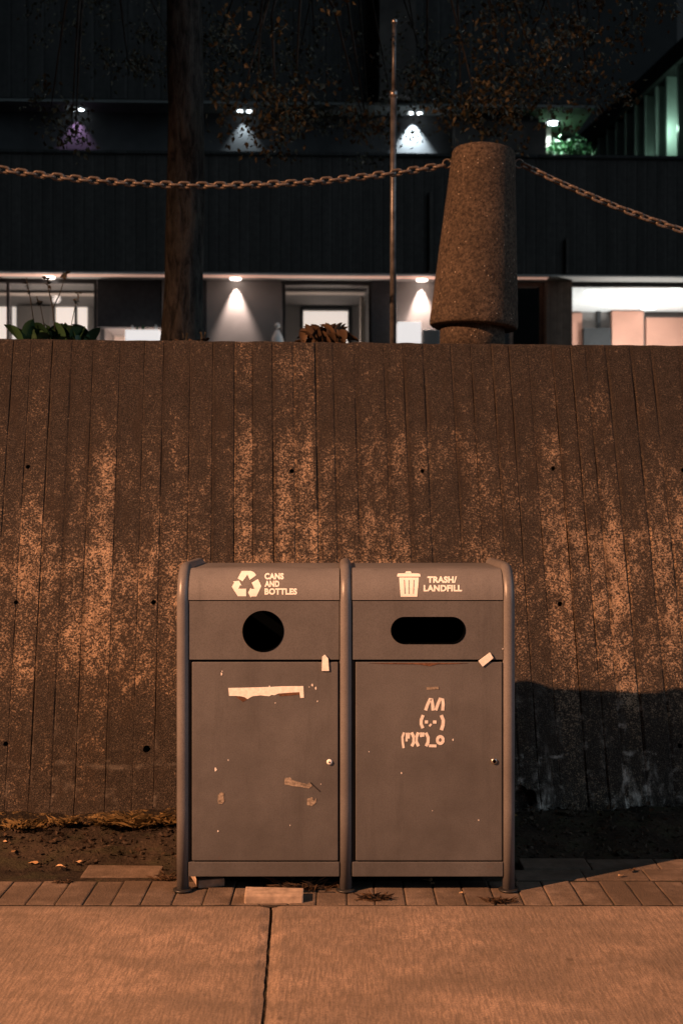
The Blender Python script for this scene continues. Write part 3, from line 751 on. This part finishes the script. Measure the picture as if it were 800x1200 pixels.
for (a, l, z0, z1) in ((10, 3.4, 2.85, 3.6), (60, 2.4, 3.0, 4.5), (130, 2.3, 2.9, 4.3), (185, 3.0, 2.8, 3.7), (235, 1.6, 3.1, 4.6), (330, 2.2, 2.9, 4.1), (-8, 2.6, 3.4, 4.8), (90, .6, 3.9, 5.8)):
    dv = Vector((math.cos(R(a)), math.sin(R(a))*.75, 0)); pp = []
    for q in range(11):
        t = q/10; pp.append(Vector((.04, .03, z0))+dv*l*t+Vector((.1*nz(a, t, 0, 3), .1*nz(t, a, 1, 3), (z1-z0)*(t**.8)+.08*nz(t, a, 5, 4))))
    br.tube(pp, [.075*(1-t/10.5)+.006 for t in range(11)], 8); limbs += pp[2:]
for (c, r, n) in clumps:
    nb = min(limbs, key=lambda p: (p-c).length)
    m_ = (nb+c)/2+Vector((random.uniform(-.1, .1), random.uniform(-.1, .1), .10))
    br.tube([nb, m_, c], [.016, .010, .003], 5)
br.build('branches', M['bark'], tree)
cr = MB()
for (c, r, n) in clumps:
    sub = [c+Vector((random.gauss(0, r*.6), random.gauss(0, r*.6), random.gauss(0, r*.45))) for _ in range(max(3, n//14))]
    for _ in range(int(n*1.7)):
        s = random.choice(sub); p = s+Vector((random.gauss(0, .055), random.gauss(0, .055), random.gauss(0, .05)))
        leafquad(cr, p, random.uniform(.024, .052), random.random())
cr.build('crown', M['leaf'], tree, recalc=False)

# ------------------------------------------------------------------ plants on top of the wall
def bigleaf(mb, base, tip, wdt, tone, cup=.2):
    base, tip = Vector(base), Vector(tip); d = tip-base; s = d.cross(Vector((0, .4, 1))).normalized(); up = s.cross(d).normalized()
    vs = []; n = 6
    for q in range(n+1):
        t = q/n; wd = wdt*math.sin(math.pi*min(1, .08+t*.92))**.8; sag = -d.length*.35*t*t
        c = base+d*t+Vector((0, 0, sag+d.length*.25*t))
        vs += [c-s*wd+up*wd*cup, c, c+s*wd+up*wd*cup]
    fs = []
    for q in range(n): a = q*3; fs += [(a, a+1, a+4, a+3), (a+1, a+2, a+5, a+4)]
    mb.add(vs, fs, tone, True)
random.seed(31)
HY = 6.36
hp = at(66, 398, HY); herb = thing('leafy_weed', 'low green leafy weed with tall thin dark stalks on the wall top at the left', 'plant', (hp.x, HY, 2.25))
lf = MB()
for q in range(80):
    a = random.uniform(0, 2*math.pi); r = random.uniform(.04, .12); bx0 = random.uniform(-.17, .17)
    bigleaf(lf, (bx0, random.uniform(-.06, .08), random.uniform(-.02, .05)), (bx0+r*math.cos(a), .6*r*math.sin(a), random.uniform(.04, .15)), random.uniform(.018, .042), random.random())
lf.build('leaves', M['herb'], herb, recalc=False)
def HL(px, py): v = at(px, py, HY); return (v.x-hp.x, 0, v.z-2.25)
for path, r in (([(66, 396), (62, 360), (57, 338), (55, 326)], .0038), ([(62, 362), (70, 345), (75, 330), (77, 320)], .003), ([(42, 392), (36, 350), (31, 325)], .003), ([(54, 392), (48, 360), (43, 347)], .0025), ([(82, 390), (88, 360), (93, 342)], .002)):
    s = MB().tube([HL(*p) for p in path], [r*(1-.12*i) for i in range(len(path))], 6)
    tip = path[-1]
    for q in range(12):
        k = random.random()*.9; i = len(path)-1; b_ = Vector(HL(path[i][0]+(path[i-1][0]-path[i][0])*k, path[i][1]+(path[i-1][1]-path[i][1])*k*.8))
        leafquad(s, b_+Vector((random.uniform(-.006, .006), random.uniform(-.006, .006), 0)), random.uniform(.015, .034), .3, .1)
    s.build('stalk', M['stalk'], herb)
def drywad(px, py, Y, wd, n, label, name='withered_plant', big=.09):
    p = at(px, py, Y); t = thing(name, label, 'plant', (p.x, Y, 2.25)); m = MB()
    for q in range(n):
        a = random.uniform(0, 2*math.pi); r = random.uniform(.4, 1)*big; b_ = random.gauss(0, wd*.45)
        bigleaf(m, (b_, random.uniform(-.05, .05), random.uniform(-.01, .05)), (b_+r*math.cos(a), .5*r*math.sin(a), random.uniform(.01, .11)*big/.09), random.uniform(.010, .026)*big/.09, random.random(), .7)
    m.build('leaves', M['dry'], t, recalc=False)
    m = MB()
    for q in range(5): m.tube([(random.uniform(-wd*.3, wd*.3), 0, -.03), (random.uniform(-wd*.4, wd*.4), 0, .08)], .003, 5)
    m.build('stems', M['stalk'], t)
drywad(382, 396, 6.40, .13, 85, 'withered brown leafy plant on the wall top between the trunk and the pole', big=.115)
drywad(217, 397, 6.42, .05, 9, 'small clump of brown leaves at the foot of the tree trunk', big=.05)
drywad(238, 398, 6.38, .04, 8, 'tiny tuft of brown leaves just right of the tree trunk', big=.045)

# ------------------------------------------------------------------ far building
Z0 = 24.0; S = Z0/F
def X(px): return (px-400)*S
def Zh(py): return EYE+(600-py)*S
bld = thing('concrete_building', 'dark brutalist concrete building with lit ground floor windows behind the wall', 'building', (0, Z0, 0), .035)
def P(name, mat, *boxes, parent=None):
    m = MB()
    for b in boxes: m.box(*b)
    return m.build(name, M[mat], parent or bld)
XL, XR = -19, 17; FL = 3.05
GY = .62                                    # glazing line of the lower floor
ZS = Zh(319.5); ZP = Zh(183); ZU = Zh(121)
P('parapet', 'band', (XL, XR, 0, .35, ZS, ZP))
P('coping', 'upper', (XL, XR, -.05, .45, ZP+.002, ZP+.06))
P('upper_storey', 'upper', (XL, X(700), -.02, 9, ZU+.03, 18))
P('pilaster', 'block', (X(443), X(485), -.4, -.025, ZU+.05, 18))
P('upper_wall', 'recess', (XL, X(640), .62, .85, ZP-.6, ZU-.03))
P('concrete_block', 'block', (X(535), X(645), .30, .615, ZP-.5, Zh(134)))
P('upper_soffit', 'usoffit', (XL, X(699), 0, 1.8, ZU-.03, ZU+.025))
P('terrace_floor', 'recess', (XL, XR, .36, 9, ZP-.9, ZP-.65))
P('white_panel', 'lowwall', (X(650), X(662), 1.25, 1.5, ZP-.6, ZU-.035))
P('lower_soffit', 'soffit', (XL, XR, .02, GY+.05, ZS-.04, ZS-.003))
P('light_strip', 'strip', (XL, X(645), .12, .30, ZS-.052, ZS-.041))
P('rear_wall', 'dark', (XL, XR, 7.0, 7.3, FL-1, ZP-.95))
P('floor', 'floor', (XL, XR, GY-.4, 7, FL-.2, FL))
P('downpipe', 'block', (X(503), X(506.5), -.06, -.005, ZS+.02, Zh(225)))
P('downpipe', 'block', (X(664), X(667), -.06, -.005, ZS+.02, Zh(278)))
# ground floor bays
def solid(name, mat, a, b, y0=GY, y1=GY+.25): P(name, mat, (X(a), X(b), y0, y1, FL, ZS-.045))
solid('lower_wall', 'lowwall', 240, 329)
solid('lower_wall', 'lowwall', 466, 560)
solid('dark_panel', 'dark', 232, 239.5, GY-.02)
solid('dark_panel', 'dark', 437, 465.5, GY-.05)
P('dark_panel', 'dark', (X(110), X(185), GY, GY+.2, Zh(379), ZS-.045))
solid('ribbed_pillar', 'pillar', 646, 677, GY-.25)
solid('dark_panel', 'dark', 560, 604)
def room(a, b, dep, wallm, ceilm, zc=None):
    zc = zc or ZS-.05
    y1 = GY+dep
    P('room_ceiling', ceilm, (X(a)-.02, X(b)+.02, GY+.06, y1, zc, zc+.03))
    P('room_wall', wallm, (X(a)-.02, X(b)+.02, y1, y1+.1, FL, zc), (X(a)-.12, X(a)-.025, GY+.26, y1, FL, zc), (X(b)+.025, X(b)+.12, GY+.26, y1, FL, zc))
def window(a, b, mull=(), mat='frame', t=.05):
    m = MB(); y = GY
    m.box(X(a), X(a)+t, y, y+.08, FL, ZS-.045).box(X(b)-t, X(b), y, y+.08, FL, ZS-.045).box(X(a)+t, X(b)-t, y, y+.08, ZS-.13, ZS-.047)
    for q in mull: m.box(X(q)-t/2, X(q)+t/2, y+.002, y+.078, FL, ZS-.131)
    w = m.build('window', M[mat], bld)
    xs = [a]+list(mull)+[b]
    for p, q in zip(xs[:-1], xs[1:]):
        MB().box(X(p)+t, X(q)-t, y+.035, y+.045, FL, ZS-.132).build('pane', M['glass'], w)
# bay A (left)
room(-130, 109, 3.4, 'room', 'room'); window(-130, 109, (-62, 4))
yA = GY+3.4
kA = (Z0+yA)/Z0
def XA(px): return (px-400)*S*kA
def ZA(py): return EYE+(600-py)*S*kA
P('bulkhead', 'cream', (X(-128), X(108), GY+1.2, GY+1.5, EYE+(600-345)*S*1.075, ZS-.12))
P('column', 'lowwall', (XA(38), XA(74), yA-.5, yA-.2, FL, ZS-.1))
P('lit_doorway', 'lit', (XA(8), XA(30), yA-.06, yA-.01, FL+.1, ZA(362)), (XA(76), XA(112), yA-.06, yA-.01, FL+.1, ZA(362)), (XA(-90), XA(-20), yA-.06, yA-.01, FL+.1, ZA(362)))
P('dark_beam', 'frame', (XA(4), XA(36), yA-.12, yA-.065, ZA(361), ZA(352)), (XA(72), XA(116), yA-.12, yA-.065, ZA(361), ZA(350)), (XA(98), XA(101), yA-.12, yA-.065, FL, ZA(361)), (XA(24), XA(26), yA-.12, yA-.065, FL, ZA(361)))
# low lit opening under the dark panel, with a white counter
room(112, 186, 1.6, 'cream', 'room', Zh(376))
P('cross_wall', 'lowwall', (X(186.5), X(231), GY, GY+.2, FL, ZS-.05))
# bay C
room(333, 437, 3.0, 'room', 'room'); window(331, 437, (), 'frame')
P('bulkhead', 'cream', (X(334), X(432), GY+.8, GY+1.1, EYE+(600-343)*S*1.06, ZS-.12))
yC = GY+3.0; kC = (Z0+yC)/Z0
m = MB()
def XC(px): return (px-400)*S*kC
def ZC(py): return EYE+(600-py)*S*kC
m.box(XC(359), XC(361.5), yC-.12, yC-.01, FL, ZC(362)).box(XC(414.5), XC(418), yC-.12, yC-.01, FL, ZC(362)).box(XC(359), XC(418), yC-.12, yC-.01, ZC(363.5), ZC(360.5))
fw = m.build('inner_window', M['frame'], bld); MB().box(XC(362), XC(414), yC-.05, yC-.02, FL+.2, ZC(365)).build('lit_pane', M['lit'], fw)
P('jamb', 'cream', (X(425), X(429.5), GY+.3, GY+.6, FL, ZS-.3))
# dark glazed door right of the bollard
window(604, 645, (), 'bframe', .07); room(604, 644, 2.5, 'dark', 'dark')
# bay D (right): bright ceiling
room(679, 990, 3.6, 'room', 'ceil', ZS-.045); window(678, 990, (834,), 'frame', .03)
yD = GY+3.6; kD = (Z0+yD)/Z0
def XD(px): return (px-400)*S*kD
def ZD(py): return EYE+(600-py)*S*kD
P('ceiling_trim', 'frame', (XD(670), XD(990), yD-.14, yD-.06, ZD(363.5), ZD(360.5)))
P('salmon_panel', 'pink', (XD(676), XD(690), yD-.10, yD-.012, FL, ZD(366)), (XD(723), XD(760), yD-.3, yD-.15, FL, ZD(365)), (XD(764), XD(830), yD-.25, yD-.13, FL, ZD(372)), (XD(850), XD(960), yD-.25, yD-.13, FL, ZD(368)))
P('dark_cabinet', 'dark', (XD(690), XD(722), yD-.28, yD-.02, FL, ZD(385)), (XD(708), XD(712), yD-.12, yD-.02, FL, ZD(363)))
def disc(name, mat, x, y, z, r): MB().lathe([(r, 0), (r, .02), (r*.8, .028)], (x, y, z-.02), 20).build(name, M[mat], bld)
for (px, yy) in ((699, 1.0), (795, .75), (792, 1.9), (769, 3.0), (850, 1.5), (720, 2.6)):
    disc('ceiling_lamp', 'ceilp', X(px)*(Z0+GY+yy)/Z0, GY+yy, ZS-.048, .16)
LOW = [55, 275, 497, -165]; UPP = [86, 284, 487, 664, -115]
for px in LOW: disc('downlight', 'litw', X(px), GY-.17, ZS-.042, .11)
for px in UPP:
    disc('downlight', 'litc', X(px)-.06, .42 if px != 664 else .95, ZU-.034, .05 if px != 664 else .13); 
    if px != 664: disc('downlight', 'litc', X(px)+.12, .43, ZU-.034, .05)
# furniture inside the lit rooms
ct = MB().box(X(144), X(184), GY-.35, GY-.05, FL, Zh(384)).build('white_counter', M['box']); ct.location = (0, Z0, 0)  # counter made to glow, standing for light on its front
tag(ct, 'white counter in the lit opening left of the tree trunk', 'counter')
c2 = MB().box(X(466), X(494), GY-.42, GY-.05, FL, Zh(375), bev=.02).build('glow_cabinet', M['box']); c2.location = (0, Z0, 0)  # cabinet made to glow, standing for light on its front
tag(c2, 'white cabinet with added glow against the lit wall between the pole and the bollard', 'light box')
c3 = MB().box(X(494.5), X(517), GY-.38, GY-.06, FL, Zh(383), bev=.05).build('white_cabinet', M['lowwall']); c3.location = (0, Z0, 0)
tag(c3, 'low grey cabinet beside the white cabinet with added glow, partly hidden by the bollard', 'cabinet')
for i, (px, h, r, mt) in enumerate(((151, 6, .03, 'counter'), (157, 5, .025, 'herb'), (164, 7, .03, 'herb'), (179, 7, .03, 'counter'))):
    z = Zh(384); hh = h*S
    b = MB().lathe([(r, 0), (r, hh*.6), (r*.45, hh*.75), (r*.45, hh)], (X(px), Z0-.2+GY, z+.004), 12).build('bottle', M[mt])
    tag(b, ['pale bottle at the left end of the lit white counter', 'dark green bottle second from left on the white counter', 'dark green bottle third from left on the white counter', 'pale bottle at the right end of the white counter'][i], 'bottle', 'bottles on the counter')
lp = thing('floor_lamp', 'small white cone lamp with round top in front of the lit wall beside the window', 'lamp', (X(324), Z0+GY-.3, FL))
z0 = Zh(398)-FL; MB().lathe([(.14, 0), (.13, z0-.05), (.10, z0+.1), (.03, Zh(384)-FL)], (0, 0, 0), 14).build('lamp_body', M['counter'], lp)
MB().lathe([(.02, 0), (.05, .03), (.055, .06), (.035, .10), (.01, .11)], (0, 0, Zh(382)-FL), 14).build('lamp_bulb', M['counter'], lp)

# terrace bush
random.seed(41)
bp = Vector((X(678), Z0+1.2, ZP-.65)); bush = thing('terrace_bush', 'round green bush in a planter on the upper terrace under the cool lamp', 'bush', bp)
m = MB()
for q in range(42):
    a = random.uniform(0, 2*math.pi); r = random.random()**.5
    c = Vector((.50*r*math.cos(a)+.0, .35*r*math.sin(a), 1.0+random.uniform(-.45, .36)*(1-.4*r)))
    for _ in range(70): leafquad(m, c+Vector((random.gauss(0, .075), random.gauss(0, .075), random.gauss(0, .075))), random.uniform(.05, .1), random.random())
m.build('foliage', M['bush'], bush, recalc=False)
m = MB()
for q in range(6): m.tube([(random.uniform(-.1, .1), 0, .3), (random.uniform(-.35, .35), random.uniform(-.2, .2), 1.15)], .012, 6)
m.build('stems', M['stalk'], bush)
MB().box(-.55, .55, -.3, .3, 0, .35, bev=.02).build('planter', M['terracotta'], bush)

# glazed building at the right
A = Vector((8.75, 29.5)); B = Vector((7.75, 37)); dv = (B-A); Lg = dv.length; ang = math.atan2(dv.y, dv.x)
gb = thing('glazed_building', 'glazed building with tall vertical fins and greenish light at the upper right', 'building', (A.x, A.y, 0), ang)
HT = EYE+(600-52)*30/F
MB().box(-6, Lg+1, -8, -.35, 3, HT-.5).build('dark_volume', M['gdark'], gb)
MB().box(-6, Lg+1, -8, .55, HT-.48, HT).build('roof_slab', M['gdark'], gb)
for q in range(-8, 12):
    x = q*.72
    MB().box(x-.05, x+.05, -.02, .42, 3, HT-.49).build('fin', M['fin'], gb)
    MB().box(x+.055, x+.665, -.14, -.11, 3, HT-.49).build('pane', M['glass'], gb)
MB().box(-6, Lg+1, -.2, -.16, 3, HT-.49).build('curtain', M['fin'], gb)
# far dark block closing the gap between the buildings
fb = MB().box(2, 12, 44, 52, 2, 24).build('far_building', M['gdark']); tag(fb, 'far dark unlit building between the concrete and the glazed one', 'building')

# ------------------------------------------------------------------ small things on the ground
random.seed(51)
def ground_leaf(px, py, size, mat, label, tone=None):
    size *= .6
    Y = EYE*F/(py-600); p = at(px, py, Y); z = max(dirt_h(p.x, Y), 0 if Y < 4.9 else -1)+.006
    m = MB(); a = random.uniform(0, 6.28)
    pts = []; n = 9
    for q in range(n):
        t = 2*math.pi*q/n; r = size*(.5+.35*random.random())*(1.35 if q == 0 else 1)
        pts.append((r*math.cos(t), r*.62*math.sin(t), size*random.uniform(-.05, .32)))
    vs = [(x*math.cos(a)-y*math.sin(a), x*math.sin(a)+y*math.cos(a), q) for x, y, q in pts]+[(0, 0, size*.05)]
    m.add(vs, [(i, (i+1) % n, n) for i in range(n)], tone if tone is not None else random.random(), True)
    o = m.build('fallen_leaf', M[mat], recalc=False); o.location = (p.x, Y, z)
    return tag(o, label, 'leaf', 'leaves on the ground')
for (px, py, s, lab) in ((17, 998, .05, 'pale dry leaf on the earth nearest the left edge'), (40, 1008, .04, 'pale curled leaf on the earth, second from the left edge'), (70, 1018, .05, 'bright dry leaf on the earth just above the pavers at left'), (4, 990, .035, 'tiny pale leaf at the far left against the wall'),
                         (92, 1012, .03, 'tiny leaf on the dark earth left of the bins'), (500, 1034, .05, 'crumpled brown leaf under the middle of the trash side of the bin'), (507, 1037, .03, 'small leaf beside the crumpled leaf under the bin'),
                         (727, 1028, .03, 'pale leaf on the lit pavers right of the bin'), (540, 1048, .02, 'tiny pale scrap on the pavers below the trash door'), (740, 1022, .05, 'dark curled leaf on the pavers right of the bin')):
    ground_leaf(px, py, s, 'litter' if 'dark' not in lab[:5] else 'dry', lab)
bk = MB().box(-.105, .105, -.045, .045, 0, .035, bev=.006)
for v in bk.v: v += Vector((.003*nz(v.x, v.y, v.z, 30), .004*nz(v.y, v.x, v.z, 25), .004*nz(v.z, v.x, v.y, 28)))
bk = bk.build('loose_paver', M['brick']); q = at(321, 1052, 4.42); bk.location = (q.x, 4.43, -.006); bk.rotation_euler = (.02, .02, .03)
tag(bk, 'pale loose paving stone lying at the pavement edge under the left bin', 'paving stone')
wd = MB().box(-.05, .05, -.1, .1, 0, .03, bev=.004).build('wooden_block', M['brick']); q = at(238, 1036, 4.55); wd.location = (q.x, 4.66, .0); wd.rotation_euler = (0, 0, .3)
tag(wd, 'small wooden block tucked under the left bin beside its outer foot', 'block')
def tuft(px, py, r, n, label, wallfoot=False):
    Y = EYE*F/(py-600); p = at(px, py, Y); m = MB()
    if wallfoot: Y = wall_y((px-400)*5.35/F)-.10; p = at(px, py, Y)
    for q in range(n):
        a = random.uniform(0, 6.28); l = r*random.uniform(.4, 1.1); b_ = Vector((random.gauss(0, r*.5), random.gauss(0, r*.2), -.004))
        t_ = b_+Vector((l*math.cos(a), l*math.sin(a)*.5, l*random.uniform(.1, .6))); s = Vector((-math.sin(a), math.cos(a), 0))*.0022
        m.add([b_-s, b_+s, (b_+t_)/2+Vector((0, 0, l*.12))+s, t_, (b_+t_)/2+Vector((0, 0, l*.12))-s], [(0, 1, 2, 3, 4)], random.random())
    o = m.build('grass_tuft' if wallfoot else 'weed_tuft', M['straw' if wallfoot else 'dry'], recalc=False); o.location = (p.x, Y, dirt_h(p.x, Y)+.03 if wallfoot else .002); return tag(o, label, 'weed', 'grass tufts at the wall foot' if wallfoot else 'weeds at the pavement edge')
tuft(440, 1054, .05, 130, 'dry weed tuft at the pavement edge below the middle post')
tuft(584, 1057, .045, 110, 'dry weed tuft at the pavement edge below the right post')
tuft(352, 1042, .08, 150, 'dry weed growing under the left bin behind the loose stone')
tuft(200, 1030, .05, 60, 'thin weed beside the left post of the bins')
for (px, dy, r, lab) in ((30, .10, .07, 'dry grass tuft at the wall foot nearest the left edge'), (78, .12, .05, 'dry grass tuft at the wall foot, second from the left edge'), (128, .11, .06, 'dry grass tuft at the wall foot halfway to the bins'), (160, .13, .10, 'big dry grass tuft at the wall foot left of the bins'), (190, .12, .08, 'dry grass tuft at the wall foot beside the left post of the bins')):
    tuft(px, 970+dy, r, 120, lab, True)
tuft(75, 1034, .03, 40, 'thin weed between the pavers at the left')
# rubble and grit along the foot of the wall: nobody could count it
m = MB()
for q in range(1500):
    x = random.uniform(-2.6, 2.6); t = random.random()**.6; y = 4.72+(wall_y(x)-4.70)*t
    s = random.choice((.003, .004, .005, .006, .009)); 
    if random.random() < .02: s = .022
    bm = bmesh.new(); bmesh.ops.create_icosphere(bm, subdivisions=1, radius=s)
    k = random.uniform(0, 50)
    for v in bm.verts: v.co = Vector((v.co.x*1.3, v.co.y, v.co.z*.7))*(1+.5*noise.noise(v.co*60+Vector((k, 0, 0))))+Vector((x, y, dirt_h(x, y)+s*.2))
    m.bm(bm, tone=random.random())
tag(m.build('grit', M['dirt'], recalc=False), 'scattered grit and crumbs of stone on the earth at the foot of the wall', 'grit', kind='stuff')
m = MB()
for q in range(1500):
    x = random.uniform(-2.6, 2.6); t = random.random()**.45; y = 4.74+(wall_y(x)-4.72)*t
    if -.6 < x < .62 and y < 5.2: continue
    leafquad(m, Vector((x, y, dirt_h(x, y)+.012)), random.uniform(.010, .03), random.random()*.6, -.2)
tag(m.build('leaf_litter', M['dry'], recalc=False), 'brown leaf litter strewn over the earth at the foot of the wall', 'leaf litter', kind='stuff')

# ------------------------------------------------------------------ light
def lamp(name, typ, loc, energy, color, parent=None, target=None, **kw):
    l = bpy.data.lights.new(name, typ); l.energy = energy; l.color = color
    for k, v in kw.items(): setattr(l, k, v)
    o = bpy.data.objects.new(name, l); COL.objects.link(o); o.location = loc
    if parent: o.parent = parent
    if target is not None: o.rotation_euler = (Vector(target)-Vector(loc)).to_track_quat('-Z', 'Y').to_euler()
    return o
# the street lamp, high up and to the left of the camera
LD = 15.0; az = Vector((-.84, -.54)); LP = Vector((.6+az.x*LD, 5.1+az.y*LD, 1.2+LD*.53))
lamp('street_lamp_light', 'SPOT', LP, 31500, (1, .465, .23), target=(2.3, 3.1, -.5), spot_size=R(50), spot_blend=1.0, shadow_soft_size=.12)
# added cool fill sun from the right, lifting shaded sides and fronts
s = lamp('cool_fill_sun', 'SUN', (6, -10, 14), .70, (.66, .85, 1.0), angle=R(60)); s.rotation_euler = (Vector((0, 0, 0))-Vector((12, -6, 6))).to_track_quat('-Z', 'Y').to_euler()
for px in LOW: lamp('downlight_beam', 'SPOT', (X(px), GY-.085, ZS-.07), 520, (1, .80, .72), bld, spot_size=R(58), spot_blend=.75, shadow_soft_size=.03)
for px in LOW: lamp('downlight_spill', 'POINT', (X(px), GY-.5, ZS-.35), 2.5, (1, .80, .72), bld, shadow_soft_size=.08)
for px in UPP[:3]+UPP[4:]:
    lamp('downlight_beam', 'SPOT', (X(px), .50, ZU-.06), 50 if px < 200 else 90 if px < 400 else 850, (.85, .5, 1) if px < 200 else (.78, .92, 1), bld, spot_size=R(75), spot_blend=.7, shadow_soft_size=.02)
lamp('downlight_beam', 'SPOT', (X(664), .95, ZU-.06), 330, (.78, .95, .92), bld, spot_size=R(140), spot_blend=.5, shadow_soft_size=.05)
lamp('room_light', 'POINT', (X(40), GY+.65, FL+1.3), 110, (1, .80, .72), bld, shadow_soft_size=.2)
lamp('room_light', 'POINT', (X(148), GY+.8, FL+.6), 90, (1, .85, .78), bld, shadow_soft_size=.1)
lamp('room_light', 'POINT', (X(385), GY+.55, FL+1.3), 50, (1, .80, .72), bld, shadow_soft_size=.2)
lamp('room_light', 'POINT', (X(800), GY+1.7, FL+1.0), 450, (1, .93, .90), bld, shadow_soft_size=.4)
lamp('fin_light', 'POINT', (1.0, .46, 10.9), 16, (.62, 1, .80), gb, shadow_soft_size=.05)
lamp('fin_light', 'POINT', (2.5, .46, 10.1), 7, (.62, 1, .80), gb, shadow_soft_size=.05)

w = bpy.data.worlds.new('World'); sc.world = w; w.use_nodes = True
bg = w.node_tree.nodes['Background']; bg.inputs[0].default_value = (.72, .88, 1, 1); bg.inputs[1].default_value = .012

# ------------------------------------------------------------------ camera
cam = bpy.data.cameras.new('camera'); co = bpy.data.objects.new('camera', cam); COL.objects.link(co)
co.location = (0, 0, EYE); co.rotation_euler = (R(90), 0, 0)
cam.sensor_fit = 'VERTICAL'; cam.sensor_height = 36; cam.sensor_width = 24; cam.lens = 36*F/1200; cam.clip_end = 500; cam.clip_start = .05
cam.dof.use_dof = True; cam.dof.focus_distance = 4.6; cam.dof.aperture_fstop = 3.6
sc.camera = co
vs_ = sc.view_settings; vs_.view_transform = 'Standard'; vs_.look = 'None'; vs_.exposure = 0; vs_.gamma = 1
